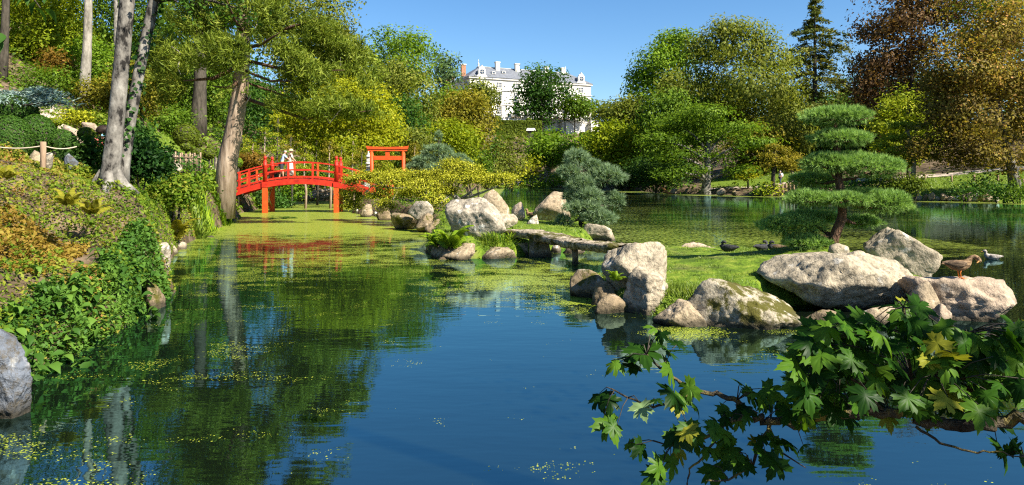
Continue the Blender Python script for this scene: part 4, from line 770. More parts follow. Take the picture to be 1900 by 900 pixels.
def rock(label, l_, r_, t, b2, Y, mat='pale', seed=1, dep=.8, planes=11, extra=(), group=None, rz=0, sink=.15, lo=False, sharp=90, zb=None, amp=1.0, name='boulder', tilt=0):
    r = R(seed); D, Fx = (ICO3_V, ICO3_F) if lo else ((ICO4_V, ICO4_F) if r_ - l_ < 84 else (ICO_V, ICO_F))
    hx = (r_ - l_) / 2 / F * Y; zt = PZ(t, Y); zl = (PZ(b2, Y) if zb is None else zb) - sink; hz = (zt - zl) / 2; X = PX((l_ + r_) / 2, Y)
    nrm = rdir(r, planes); dd = r.uniform(.52, .92, planes)
    for (ax, ay, az, d_) in extra: nrm = np.vstack([nrm, unit(np.array([[ax, ay, az]], float))]); dd = np.append(dd, d_)
    proj = D @ nrm.T; rr = np.where(proj > .08, dd / np.maximum(proj, .08), 9.0); rr = np.minimum(rr, 1.25)
    rad = -np.log(np.exp(-sharp * rr).sum(1)) / sharp                      # smooth minimum over the cutting planes
    P = D * rad[:, None]
    lo_, hi_ = P.min(0), P.max(0); P = (P - (lo_ + hi_) / 2) / ((hi_ - lo_) / 2)
    P = P * [hx, hx * dep, hz]; s = 1 / max(hx, hz)
    nn = unit(D); e = max(hx, hz)
    P = P + nn * (e * (.022 * fbm(P * s * 2.2 + seed * 3.1, 3) - .025 * np.abs(fbm(P * s * 2.6 + seed * 1.7, 4)) + .032 * fbm(P * s * 7 + seed, 4)) * amp)[:, None]
    g1 = fbm(P * s * 1.5 + seed * 5.3, 3); g2 = fbm(P * s * 3.1 + seed * 2.9, 3)      # cracks
    P = P - nn * (e * (.050 * np.exp(-np.abs(g1) / .05) + .022 * np.exp(-np.abs(g2) / .05)) * amp)[:, None]
    if tilt: P[:, 0] += P[:, 2] * tilt
    if rz: c, s_ = math.cos(rz), math.sin(rz); P[:, :2] = np.stack([P[:, 0] * c - P[:, 1] * s_, P[:, 0] * s_ + P[:, 1] * c], 1)
    o_ = link(name, np_mesh(name, P, Fx, RK[mat], smooth=True), None, None, (X, Y + hx * dep * .15, (zt + zl) / 2)); 
    return tag(o_, label, 'rock', group)
K = rock
# islet on the right
K('tall angular pale boulder at the left end of the islet', 1112, 1242, 446, 545, 10.9, 'pale', 3, .85, 14, ((-.6, -.5, -.6, .6), (.1, -.8, .5, .75), (0, 0, 1, .8)), sink=.3)
K('upright pale block leaning against the tall angular boulder', 1150, 1243, 492, 594, 10.25, 'pale', 21, .8, 10, ((-.75, -.65, 0, .52), (.5, -.8, .1, .66), (.3, -.2, .9, .7)), sink=.25)
K('brown mossy boulder farthest left on the islet waterline', 1058, 1124, 500, 552, 11.6, 'brown', 5, .9, 12)
K('dark wet boulder between the brown boulder and the upright block', 1094, 1150, 515, 585, 10.9, 'brown', 6, .8)
K('low dark wet boulder under the tall angular boulder', 1100, 1170, 545, 592, 10.3, 'brown', 7, .8)
K('small pointed pale boulder at the islet waterline', 1212, 1308, 556, 616, 9.45, 'warm', 8, .8, 12, ((-.6, -.2, .7, .6), (.7, -.2, .6, .68)))
K('sloping mossy boulder with cream top at the front of the islet', 1276, 1490, 516, 624, 9.45, 'moss', 19, .7, 10, ((.55, -.25, .8, .42), (-.6, -.6, .2, .74), (0, -.8, .45, .66)), sink=.1)
K('broad flat-sided cream boulder in the middle of the islet', 1416, 1706, 466, 588, 10.6, 'pale', 10, .62, 12, ((0, -.75, -.65, .52), (-.6, -.2, .75, .62), (.3, -.5, .8, .62), (0, -1, .1, .68)), sink=.05)
K('rounded upright boulder behind the broad cream boulder', 1612, 1750, 422, 520, 12.0, 'pale', 11, .8, 11, ((-.7, 0, .7, .72),), sink=.35)
K('flat-topped rock with the preening duck on it', 1680, 1888, 513, 602, 9.9, 'pink', 12, .7, 12, ((0, 0, 1, .72), (0, -.9, .35, .72), (.7, -.5, .2, .8)), sink=.15)
K('broken rock between the broad boulder and the flat-topped rock', 1690, 1748, 522, 580, 9.6, 'warm', 13, .8, sink=.2)
K('small pale block under the flat-topped rock', 1728, 1768, 562, 600, 9.3, 'pink', 14, .8, 9, sink=.15)
K('low brown rock at the foot of the broad boulder', 1470, 1570, 572, 606, 9.5, 'brown', 15, .6, sink=.15)
K('low rock at the islet foot half hidden by maple leaves', 1590, 1700, 570, 612, 9.4, 'warm', 16, .6, sink=.15)
K('long flat pinkish slab along the back of the islet', 1226, 1332, 451, 478, 17.6, 'pink', 17, .5, 11, ((0, 0, 1, .7),))
K('small pale stone behind the brown resting duck', 1536, 1578, 452, 472, 12.0, 'pale', 18, .8, lo=True)
# peninsula with the golden yew
K('big white-flecked boulder at the tip of the yew peninsula', 825, 940, 367, 462, 18.4, 'grey', 30, .85, 13, ((-.5, -.6, -.6, .62), (.45, -.3, .85, .66), (-.3, -.4, .8, .74)), sink=.2)
K('tall brown-grey boulder behind the white-flecked boulder', 884, 946, 350, 405, 23, 'warm', 31, .8, 11, sink=.3)
K('small upright pale stone left of the resting duck on the grass', 948, 975, 374, 404, 24.5, 'pink', 32, .8, lo=True)
K('low pale rock between the two tall boulders', 918, 962, 395, 421, 21, 'pale', 33, .7)
K('wedge-shaped leaning boulder left of the blue pine', 988, 1060, 355, 414, 26, 'warm', 34, .6, 8, ((-.75, -.1, .68, .35), (.8, 0, .2, .8)), sink=.2)
K('small rounded stone on the peninsula grass', 976, 1001, 398, 417, 23, 'grey', 35, .8, lo=True)
K('flat rock with ferns at the peninsula waterline', 795, 882, 452, 488, 17.1, 'warm', 36, .7, 12, ((0, 0, 1, .7),))
K('low rounded rock right of the fern rock at the waterline', 880, 962, 458, 483, 17.3, 'warm', 37, .6, 12)
K('pale rock under the blue pine at the water', 1076, 1143, 414, 446, 22, 'pale', 38, .7, 10)
K('dark capped rock under the golden yew', 755, 806, 372, 404, 26, 'grey', 39, .8, 11)
K('brown rock stepping down to the canal', 725, 778, 394, 424, 27, 'brown', 40, .8)
K('dark brown rock beside the canal below the capped rock', 772, 808, 396, 424, 25.5, 'brown', 41, .8)
K('brown rock at the canal edge left of the big white-flecked boulder', 788, 828, 406, 436, 24, 'brown', 42, .8)
K('small warm rock under the left yew pads', 668, 692, 378, 402, 36, 'warm', 43, .8, lo=True); K('mossy rock at the canal edge under the yew middle', 698, 728, 384, 410, 33, 'brown', 44, .8, lo=True)
K('round stone in the water below the stone footbridge', 1018, 1042, 448, 472, 18.6, 'grey', 45, .8, lo=True); K('second round stone below the stone footbridge', 1042, 1086, 454, 476, 18.4, 'warm', 46, .7, lo=True)
# left bank
K('bluish grey rock at the lower left edge of the water', -30, 56, 608, 775, 5.75, 'blue', 50, .8, 12, ((.7, -.2, .6, .66),), sink=.1)
K('grey flat-topped rock at the left bank edge', 222, 303, 452, 520, 11.9, 'grey', 51, .9, 12, ((0, 0, 1, .75), (1, -.2, 0, .8)), sink=.5)
K('dark ledge rock below the flat-topped bank rock', 268, 306, 515, 598, 10.6, 'brown', 52, 1.2, sink=.2)
K('sloping pale rock behind the flat-topped bank rock', 274, 328, 420, 468, 18, 'pale', 53, .8, 9, ((.7, -.2, .7, .45),), sink=.3)
K('small pale rock at the left waterline', 318, 346, 449, 468, 19.4, 'pale', 54, .7, lo=True); K('half-buried pale stone in the bank foliage', 232, 262, 436, 450, 14, 'pink', 55, .8, lo=True)
K('flat stone at the waterline below the ferns', 380, 408, 437, 445, 23.5, 'grey', 56, .7, lo=True)
ORD = ['leftmost', 'second from the left', 'third from the left', 'fourth from the left', 'fifth from the left', 'sixth from the left', 'seventh from the left', 'eighth from the left', 'ninth from the left', 'tenth from the left', 'eleventh from the left', 'twelfth from the left', 'thirteenth from the left', 'fourteenth from the left']
K('large pink flat stone on the path slope', 112, 146, 231, 256, 19, 'pink', 57, .7, 10, ((.6, -.3, .7, .5),), lo=True); K('pink stone step below the large flat stone', 137, 154, 256, 270, 18, 'pink', 58, .8, lo=True)
K('rounded grey stone right of the rope post', 78, 98, 282, 300, 12.6, 'grey', 59, .9, lo=True); K('pinkish stone left of the rope post', 44, 78, 278, 302, 13.0, 'warm', 60, .8, lo=True); K('grey stone in the bush left of the twin trunks', 118, 142, 284, 304, 13.2, 'blue', 61, .9, lo=True); K('pale stone edging under the juniper', 150, 180, 226, 240, 24, 'pink', 62, .6, lo=True)
K('small grey stone in front of the stick fence', 320, 338, 302, 318, 23, 'grey', 63, .8, lo=True); K('pale stone at the path by the leaning trunk', 396, 406, 290, 308, 37, 'pale', 64, .8, lo=True)
r_ = R(5)
for i, px in enumerate(range(1693, 1850, 12)):
    Y = EYE * F / (373 + (px - 1700) * .02 - HY) + 1.0; w_ = r_.uniform(5, 10)
    K(ORD[i] + ' of the small rocks edging the far right bank', px - w_, px + w_, 360 + r_.uniform(-4, 4), 374, Y, ('warm', 'grey', 'brown')[i % 3], 200 + i, .7, lo=True, group='rocks edging the far right bank')
for i, px in enumerate((1040, 1075, 1250, 1275, 1338, 1362, 1462)):
    Y = 91 if px < 1300 and px > 1100 else (82 if px > 1300 else 143); w_ = r_.uniform(5, 9)
    K(ORD[i] + ' of the small rocks along the far lake shore', px - w_, px + w_, 350 + r_.uniform(-3, 3) - (8 if px < 1100 else 0), 361, Y, ('warm', 'brown')[i % 2], 230 + i, .7, lo=True, group='rocks along the far lake shore')

# ------------------------------------------------------------------ stone footbridge
fb = empty('stone_footbridge', (PX(1030, 16.8), 16.8, 0), 0, 'low footbridge of two mossy stone slabs between peninsula and islet', 'footbridge'); fo = np.array(fb.location)
moss_slab = rock_mat('slab_stone', (.40, .33, .24), moss=.35, white=.15, dark=.6)
def slab(pts_top, thick, wdt, name):
    n_ = 26; V, Fq = [], []; r = R(len(name) + int(thick * 100)); pt = np.array(pts_top); t = np.linspace(0, 1, n_); c = np.stack([np.interp(t, np.linspace(0, 1, len(pt)), pt[:, k]) for k in range(3)], 1) - fo
    d = unit((pt[-1] - pt[0])[None])[0]; s = np.array([-d[1], d[0], 0]); s /= np.linalg.norm(s); sec = [(-1, 0), (-.98, -.45), (-.9, -1), (0, -1.05), (.9, -1), (.98, -.45), (1, 0), (.5, .08), (0, .1), (-.5, .08)]
    for i in range(n_):
        e = 1 - .5 * (abs(2 * t[i] - 1) > .99)
        for (a, b_) in sec: V.append(c[i] + s * a * wdt * .5 * e + np.array([0, 0, b_ * thick * (e if b_ < 0 else 1)]) + r.normal(size=3) * .012)
    k = len(sec)
    for i in range(n_ - 1):
        for j in range(k): Fq.append((i * k + j, i * k + (j + 1) % k, (i + 1) * k + (j + 1) % k, (i + 1) * k + j))
    me = np_mesh(name, V, Fq, moss_slab, smooth=True); o_ = link(name, me, None, fb)
slab([P3(938, 427, 18.6), P3(985, 428, 18.1), P3(1030, 437, 17.2), P3(1072, 447, 16.2)], .17, .75, 'slab'); slab([P3(1064, 446, 16.4), P3(1110, 451, 15.4), P3(1160, 455, 14.3)], .16, .72, 'slab')
r = R(71); mb = MB(); c = P3(998, 462, 17.7) - fo; mb.prism([(c[0] - .25, -.3), (c[0] + .42, -.3), (c[0] + .26, .42), (c[0] - .22, .46)], c[1] - .28, c[1] + .3); bmesh.ops.bevel(mb.bm, geom=mb.bm.edges[:], offset=.05, segments=2); mb.build('pier', RK['brown'], fb)
c = P3(1066, 490, 16.0) - fo; MB().tube([(c[0], c[1], -.3), (c[0] + .02, c[1], .15), (c[0], c[1], .38)], [.085, .075, .08], 8).build('post', RK['brown'], fb)
c = P3(958, 470, 18.3) - fo; mb = MB().box(c[0] - .35, c[0] + .3, c[1] - .35, c[1] + .3, -.3, .30); bmesh.ops.bevel(mb.bm, geom=mb.bm.edges[:], offset=.08, segments=2); mb.build('abutment', RK['warm'], fb)

# ------------------------------------------------------------------ red bridge
red = noise_mat('red_paint', [(.3, (.22, .012, .006)), (.45, (.40, .016, .006)), (.6, (.50, .026, .008)), (.75, (.56, .05, .014))], 4, 8, .55, .2, 30, spec=.35)
orange_red = noise_mat('vermilion_paint', [(.3, (.40, .05, .010)), (.55, (.56, .075, .012)), (.8, (.62, .11, .02))], 4, 8, .5, .12, 30, spec=.3)
pale_wood = flat_mat('pale_wood', (.55, .45, .30))
br = empty('arched_bridge', (-12.55, 41.15, 0), math.radians(6), 'vermilion arched wooden bridge with railings and knobbed posts', 'bridge')
HB = .85
def arc(s): return 2.03 - .050 * s * s
def rail(s0, s1, dz, hh, y, wy, name, mat=red, n=18):
    mb = MB(); prev = None
    for i in range(n + 1):
        s = s0 + (s1 - s0) * i / n; z = arc(s) + dz; ring = [mb.bm.verts.new((s, y + a * wy / 2, z + b_ * hh / 2)) for a, b_ in ((-1, -1), (1, -1), (1, 1), (-1, 1))]
        if prev:
            for k in range(4): mb.bm.faces.new([prev[k], prev[(k + 1) % 4], ring[(k + 1) % 4], ring[k]])
        else: mb.bm.faces.new(ring[::-1])
        prev = ring
    mb.bm.faces.new(prev); return mb.build(name, mat, br)
def finial(mb, x, y, z, s=1.0): mb.lathe([(.085 * s, 0), (.10 * s, .03), (.06 * s, .06), (.05 * s, .10), (.085 * s, .15), (.095 * s, .20), (.075 * s, .27), (.03 * s, .31), (.004, .335)], (x, y, z), 14)
for sy in (-1, 1):
    y = sy * HB
    rail(-3.7, 3.75, -.17, .33, y, .16, 'arch_beam', red)
    rail(-3.85, 4.9, .10, .11, y, .10, 'kick_rail', red); rail(-3.9, 5.0, .52, .09, y, .07, 'middle_rail', red); rail(-4.05, 5.2, .97, .075, y, .085, 'top_rail', red)
    for s in (-2.05, 2.05):
        mb = MB().lathe([(.125, arc(s) - .02), (.125, arc(s) + .92), (.14, arc(s) + .95), (.14, arc(s) + 1.02), (.115, arc(s) + 1.05), (.115, arc(s) + 1.22)], (s, y, 0), 14); p_ = mb.build('newel_post', red, br)
        mb = MB(); finial(mb, s, y, arc(s) + 1.22, 1.1); mb.build('finial', red, p_)
        mb = MB().box(s - .14, s + .14, y - .14, y + .14, -.6, 1.50); mb.build('pier', orange_red, br); MB().box(s - .16, s + .16, y - .16, y + .16, 1.503, 1.82).build('pier_cap', red, br)
    for s in (-3.5, -2.95, -.72, .68, 3.2, 4.1): MB().box(s - .055, s + .055, y - .045, y + .045, arc(s) - .02, arc(s) + .95).build('baluster', red if sy < 0 else orange_red, br)
    s = 5.15; mb = MB().lathe([(.15, .1), (.15, arc(s) + .75), (.17, arc(s) + .78), (.17, arc(s) + .86), (.13, arc(s) + .9), (.13, arc(s) + 1.02)], (s, y, 0), 14); p_ = mb.build('end_post', orange_red, br); mb = MB(); finial(mb, s, y, arc(s) + 1.02, 1.1); mb.build('finial', orange_red, p_)
plank_me = None; nP = 34
for i in range(nP):
    s = -3.75 + 8.6 * (i + .5) / nP; ang = math.atan(-.10 * s)
    if plank_me is None: mb = MB().box(-.118, .118, -HB + .09, HB - .09, -.03, .03); plank_me = mb.mesh('deck_plank', pale_wood)
    o_ = link('deck_plank', plank_me, None, br, (s, 0, arc(s) + .02)); o_.rotation_euler = (0, -ang, 0)
for s in (-2.05, 2.05):
    mb = MB()
    for a, b_ in ((-1, 1), (1, -1)): mb.tube([(s, a * (HB - .14), .35), (s, b_ * (HB - .14), 1.4)], .03, 4)
    mb.build('cross_brace', pale_wood, br); MB().box(s - .06, s + .06, -HB + .14, HB - .14, 1.42, 1.54).build('cross_beam', pale_wood, br)

# torii
YT = 44.5; tg = gz(PX(719, YT), YT); to = empty('torii_gate', (PX(719, YT), YT, tg), math.radians(3), 'vermilion wooden torii gate at the right end of the bridge', 'gate')
hw_ = 58.5 / 2 / F * YT; ztop = PZ(270, YT) - tg; zl = PZ(293, YT) - tg
for s in (-1, 1): MB().lathe([(.13, -.2), (.125, 1.0), (.115, ztop - .36)], (s * hw_, 0, 0), 16).build('post', orange_red, to)
mb = MB(); W_ = hw_ * 1.33; mb.prism([(-W_, ztop - .02), (-W_ + .06, ztop - .24), (W_ - .06, ztop - .24), (W_, ztop - .02), (W_ * .8, ztop - .07), (0, ztop - .10), (-W_ * .8, ztop - .07)], -.16, .16); mb.build('top_lintel', orange_red, to)
MB().box(-W_ + .10, W_ - .10, -.12, .12, ztop - .365, ztop - .245).build('second_lintel', orange_red, to)
MB().box(-hw_ + .11, hw_ - .11, -.07, .07, zl - .13, zl + .13).build('tie_beam', orange_red, to); MB().box(-.13, .13, -.065, .065, zl + .132, ztop - .368).build('strut', orange_red, to)
# white stone lantern beside it
white_stone = noise_mat('white_stone', [(.3, (.36, .35, .32)), (.7, (.62, .61, .57))], 9, 6, .9, .3)
YL = 45.6; sl = empty('stone_lantern', (PX(683.5, YL), YL, gz(PX(683.5, YL), YL)), 0, 'white tiered stone pagoda lantern behind the left torii post', 'lantern'); lg = sl.location.z
for i, py in enumerate((326, 312, 299)):
    z = PZ(py, YL) - lg; s = 1 - .12 * i
    MB().box(-.13 * s, .13 * s, -.13 * s, .13 * s, z - .02, z + .28).build('tier', white_stone, sl); MB().lathe([(.27 * s, z + .28), (.25 * s, z + .33), (.10 * s, z + .44)], (0, 0, 0), 6).build('tier_roof', white_stone, sl)
z = PZ(299, YL) - lg + .44; MB().lathe([(.07, z), (.09, z + .06), (.04, z + .12), (.05, z + .18), (.005, z + .42)], (0, 0, 0), 8).build('spire', white_stone, sl); MB().box(-.2, .2, -.2, .2, -.2, PZ(326, YL) - lg - .02).build('base', white_stone, sl)

# driftwood and pale posts below the bridge
r = R(12); drift = noise_mat('driftwood', [(.3, (.14, .10, .07)), (.6, (.42, .34, .26)), (.8, (.58, .50, .40))], 6, 8, .9, .7, 12, (.3, 1, 1))
dw = empty('driftwood_log', (-18, 62, 0), 0, 'bleached driftwood log lying at the end of the canal under the bridge', 'log'); o0 = np.array(dw.location)
mb = MB(); mb.tube([P3(538, 372, 62) - o0, P3(565, 366, 61.5) - o0, P3(590, 364, 61.5) - o0, P3(625, 362, 62) - o0], [.22, .34, .3, .2], 9); mb.tube([P3(560, 364, 62) - o0, P3(585, 356, 62) - o0, P3(612, 352, 62.5) - o0], [.2, .16, .08], 7); mb.tube([P3(590, 362, 61) - o0, P3(612, 357, 61.2) - o0], [.15, .05], 6); mb.build('log', drift, dw)
MB().tube([P3(557, 366, 62) - o0, P3(560, 354, 62) - o0, P3(566, 342, 62) - o0], [.16, .12, .07], 6).build('limb', drift, dw)
for i, (px, t, b2, h_) in enumerate([(563, 340, 366, 'pale'), (578, 343, 362, 'dark'), (587, 342, 362, 'dark'), (603, 343, 366, 'pale')]):
    c = P3(px, b2, 62.5); po = MB().tube([(0, 0, -.6), (.03, 0, (b2 - t) / F * 62.5 * .5), (0, 0, (b2 - t) / F * 62.5)], [.09, .08, .07], 7).build('mooring_post', drift if h_ == 'pale' else bark_dark, None, tuple(c))
    tag(po, ('leftmost pale post standing in the driftwood', 'left of the two dark posts seen under the bridge', 'right of the two dark posts seen under the bridge', 'rightmost pale post under the bridge')[i], 'post', 'posts under the bridge')
ob = MB().tube([P3(1224, 345, 89) - P3(1240, 358, 89), P3(1230, 350, 89) - P3(1240, 358, 89), (0, 0, 0), P3(1250, 361, 89) - P3(1240, 358, 89)], [.06, .14, .2, .12], 7).build('fallen_branch', noise_mat('orange_wood', [(.3, (.20, .09, .03)), (.7, (.42, .20, .07))], 8), None, tuple(P3(1240, 358, 89))); tag(ob, 'curved orange-brown fallen branch at the far waterline', 'branch')
# small solar stake lights along the canal
for i, (px, py) in enumerate([(662, 397), (682, 400), (697, 403), (714, 406)]):
    X, Y = WX(px, py); st = empty('stake_light', (X, Y, 0), 0, ORD[i] + ' of the grey stake lights in the canal edge', 'light', 'stake lights along the canal'); MB().tube([(0, 0, -.3), (0, 0, .14)], .02, 6).build('stake', bark_dark, st); MB().lathe([(.05, .14), (.07, .16), (.07, .24), (.03, .29)], (0, 0, 0), 8).build('head', white_stone, st)

# ------------------------------------------------------------------ chateau
wall_m = noise_mat('chateau_stone', [(.3, (.66, .63, .56)), (.6, (.76, .73, .66)), (.8, (.80, .78, .71))], .5, 8, .85, .05)
trim_m = noise_mat('chateau_trim', [(.3, (.46, .44, .40)), (.7, (.60, .58, .53))], .8, 6, .85, .05)
slate = noise_mat('slate', [(.3, (.095, .10, .115)), (.55, (.15, .16, .18)), (.75, (.21, .22, .24))], 1.1, 9, .55, .25, 6, spec=.4)
brick_m = noise_mat('chimney_brick', [(.3, (.26, .12, .07)), (.7, (.40, .22, .14))], 2, 6, .9, .1)
glass_m, n, l = mat_new('window_glass'); b = n.new('ShaderNodeBsdfPrincipled'); b.inputs['Base Color'].default_value = (.04, .055, .085, 1); b.inputs['Roughness'].default_value = .12; o = n.new('ShaderNodeOutputMaterial'); l.new(b.outputs[0], o.inputs[0])
LW, DW, HW = 48.0, 16.0, 14.2; AX, AY, BX, BY = -14.4, 233.0, 29.2, 253.0; ang = math.atan2(BY - AY, BX - AX); BZ = 22.8
ch = empty('chateau', (AX, AY, BZ), ang, 'white stone chateau with grey slate roof on top of the hill', 'building')
MB().box(0, LW, 0, DW, -6, HW).build('wall', wall_m, ch)
for z, p in ((4.95, .22), (9.9, .35), (HW - .55, .5)): MB().box(-p, LW + p, -p, DW + p, z, z + (.35 if z < 13 else .6)).build('cornice', trim_m, ch)
MB().box(-.15, LW + .15, -.15, DW + .15, -6, .5).build('plinth', trim_m, ch)
rh = 4.6; ins = 5.2; mb = MB(); e = .7; z0 = HW + .06
pb = [(-e, -e), (LW + e, -e), (LW + e, DW + e), (-e, DW + e)]; pt = [(ins + 1, DW / 2 - 1.6), (LW - ins - 1, DW / 2 - 1.6), (LW - ins - 1, DW / 2 + 1.6), (ins + 1, DW / 2 + 1.6)]
vb = [mb.bm.verts.new((x, y, z0)) for x, y in pb]; vt = [mb.bm.verts.new((x, y, z0 + rh)) for x, y in pt]
for i in range(4): mb.bm.faces.new([vb[i], vb[(i + 1) % 4], vt[(i + 1) % 4], vt[i]])
mb.bm.faces.new(vt); mb.bm.faces.new(vb[::-1]); roof = mb.build('roof', slate, ch)
MB().box(ins + .9, LW - ins - .9, DW / 2 - 1.75, DW / 2 + 1.75, z0 + rh + .003, z0 + rh + .16).build('ridge_cap', trim_m, roof)
def window(x, z0_, w_, h_, cols, rows, side=False):
    M = Matrix.Translation((0, 0, 0)) if not side else Matrix.Rotation(math.radians(-90), 4, 'Z')
    y = -.06
    def place(mb, name, mat, par):
        if side: bmesh.ops.transform(mb.bm, matrix=M, verts=mb.bm.verts[:])
        return mb.build(name, mat, par)
    mb = MB().box(x - w_ / 2 - .22, x - w_ / 2, y - .12, .1, z0_ - .2, z0_ + h_ + .25).box(x + w_ / 2, x + w_ / 2 + .22, y - .12, .1, z0_ - .2, z0_ + h_ + .25).box(x - w_ / 2, x + w_ / 2, y - .12, .1, z0_ + h_, z0_ + h_ + .25).box(x - w_ / 2, x + w_ / 2, y - .12, .1, z0_ - .2, z0_)
    wn_ = place(mb, 'window', trim_m, ch)
    place(MB().box(x - w_ / 2, x + w_ / 2, y + .01, .09, z0_, z0_ + h_), 'pane', glass_m, wn_)
    mb = MB()
    for i in range(1, cols): q = x - w_ / 2 + w_ * i / cols; mb.box(q - .05, q + .05, y - .04, y + .005, z0_, z0_ + h_)
    for i in range(1, rows): q = z0_ + h_ * i / rows; mb.box(x - w_ / 2, x + w_ / 2, y - .046, y + .004, q - .045, q + .045)
    place(mb, 'muntins', wall_m, wn_)
for i in range(7):
    x = 4.3 + i * 6.58
    window(x, .9, 1.8, 3.6, 3, 6); window(x, 5.9, 1.8, 3.5, 3, 6); window(x, 11.0, 1.8, 1.7, 3, 3)
for i in range(3):                                                     # the end wall facing left
    x = -(3 + i * 5.0)
    window(x, .9, 1.5, 3.4, 3, 5, True); window(x, 5.9, 1.5, 3.3, 3, 5, True); window(x, 11.0, 1.5, 1.7, 3, 3, True)
def roof_y(z): return -e + (DW / 2 - 1.6 + e) * (z - z0) / rh
for x in (4.3, LW - 4.3):                                              # round stone dormers with scrolls
    mb = MB(); pts = [(x - 1.9, z0), (x + 1.9, z0), (x + 1.7, z0 + .5), (x + 1.25, z0 + .9), (x + 1.3, z0 + 2.4), (x + .9, z0 + 3.1), (x + .35, z0 + 3.5), (x, z0 + 4.1), (x - .35, z0 + 3.5), (x - .9, z0 + 3.1), (x - 1.3, z0 + 2.4), (x - 1.25, z0 + .9), (x - 1.7, z0 + .5)]
    mb.prism(pts, -.6, .3); d_ = mb.build('dormer', wall_m, roof)
    mb = MB(); bmesh.ops.create_cone(mb.bm, cap_ends=True, segments=20, radius1=.82, radius2=.82, depth=.06, matrix=Matrix.Translation((x, -.62, z0 + 1.75)) @ Matrix.Rotation(math.pi / 2, 4, 'X')); mb.build('round_pane', glass_m, d_)
    mb = MB(); bmesh.ops.create_cone(mb.bm, cap_ends=False, segments=20, radius1=1.0, radius2=.82, depth=.18, matrix=Matrix.Translation((x, -.66, z0 + 1.75)) @ Matrix.Rotation(math.pi / 2, 4, 'X')); mb.box(x - .05, x + .05, -.69, -.655, z0 + .95, z0 + 2.55).box(x - .8, x + .8, -.692, -.656, z0 + 1.7, z0 + 1.8); mb.build('frame', trim_m, d_)
    MB().box(x - 1.0, x + 1.0, .303, 3.6, z0 + .4, z0 + 2.3).build('dormer_roof', slate, d_)
for x, z in ((9.5, z0 + 1.7), (13.8, z0 + 2.3), (24, z0 + 1.9), (31, z0 + 2.2)):  # small roof lights
    y = roof_y(z); d_ = MB().prism([(x - .75, z - .1), (x + .75, z - .1), (x + .55, z + .75), (x - .55, z + .75)], y - .5, y + 1.2).build('roof_light', trim_m, roof); MB().box(x - .45, x + .45, y - .53, y - .503, z + .05, z + .55).build('pane', glass_m, d_)
for x, y, h_, mt in ((1.0, 9, 5.2, brick_m), (12.5, 5.2, 6.2, trim_m), (20.2, 5.2, 6.1, trim_m), (32.5, 6.0, 6.0, trim_m), (39.5, 6.0, 6.0, trim_m)):
    c_ = MB().box(x - .8, x + .8, y - .55, y + .55, z0 + 1.2, z0 + h_).build('chimney', mt, roof); MB().box(x - .95, x + .95, y - .7, y + .7, z0 + h_ + .003, z0 + h_ + .4).build('chimney_cap', trim_m, c_)
for x in (ins + 1.2, LW - ins - 1.2):
    MB().lathe([(.35, 0), (.45, .25), (.2, .5), (.3, .9), (.36, 1.1), (.13, 1.4), (.08, 2.0), (.16, 2.15), (.02, 2.8)], (x, DW / 2, z0 + rh + .163), 10).build('finial', trim_m, roof)
wing = empty('brick_wing', tuple(P3(852, 150, 262) * [1, 1, 0] + [0, 0, 22.8]), ang, 'brick chimneys and wing showing at the left behind the chateau', 'building')
MB().box(-5, 2.5, 0, 8, -4, 13.5).build('wall', wall_m, wing); MB().prism([(-5.5, 13.5), (3, 13.5), (.5, 17.2), (-3.5, 17.2)], -.5, 8.5).build('roof', slate, wing)
for x in (-4.3, -2.4): c_ = MB().box(x - .85, x + .85, 1, 3, 12, 19.2).build('chimney', brick_m, wing); MB().box(x - .95, x + .95, .9, 3.1, 19.203, 19.6).build('chimney_cap', trim_m, c_)
# terrace: wall, balustrade, stairs, urn
r0 = np.array([PX(915, 212), 212.0]); r1 = np.array([PX(1112, 226), 226.0]); LT = float(np.hypot(*(r1 - r0))); ta = math.atan2(r1[1] - r0[1], r1[0] - r0[0]); zt_ = PZ(219.5, 214)
te = empty('terrace_wall', (r0[0], r0[1], zt_), ta, 'pale stone terrace wall with balustrade in front of the chateau', 'wall')
MB().box(0, LT, 0, 1.2, -9, 0).build('retaining_wall', wall_m, te); MB().box(-.2, LT + .2, -.15, 1.35, .003, .22).build('base_rail', trim_m, te); MB().box(-.2, LT + .2, .2, 1.0, 1.02, 1.25).build('hand_rail', wall_m, te)
bal = MB().lathe([(.14, .22), (.09, .32), (.17, .55), (.08, .82), (.13, 1.02)], (0, 0, 0), 6).mesh('baluster', wall_m)
nB = 62
for i in range(nB):
    x = (i + .5) * LT / nB
    if i % 9 == 0: MB().box(x - .3, x + .3, .15, 1.05, .223, 1.4).build('pedestal', wall_m, te)
    else: link('baluster', bal, None, te, (x, .6, 0))
stx, sty = PX(1062, 219), 219.0; sg = empty('terrace_stairs', (stx, sty, zt_ - 6.3), ta, 'stone double stairs with railing descending from the terrace', 'stairs')
MB().box(-3.5, 9.5, 0, 2.0, -6, 5.4).build('landing_wall', wall_m, sg)
for k in range(14): MB().box(-3 + k * .62, -3 + (k + 1) * .62, -1.6, -.003, -4, 5.2 - k * .40).build('step', trim_m, sg)
MB().tube([(-3, -1.6, 6.1), (5.6, -1.6, .9)], .08, 5).build('handrail', bark_dark, sg); MB().box(5.7, 6.9, -2.0, -.8, -4, 6.0).build('pillar', wall_m, sg); MB().box(-3.6, 9.6, -.2, 2.2, 5.403, 5.75).build('coping', trim_m, sg)
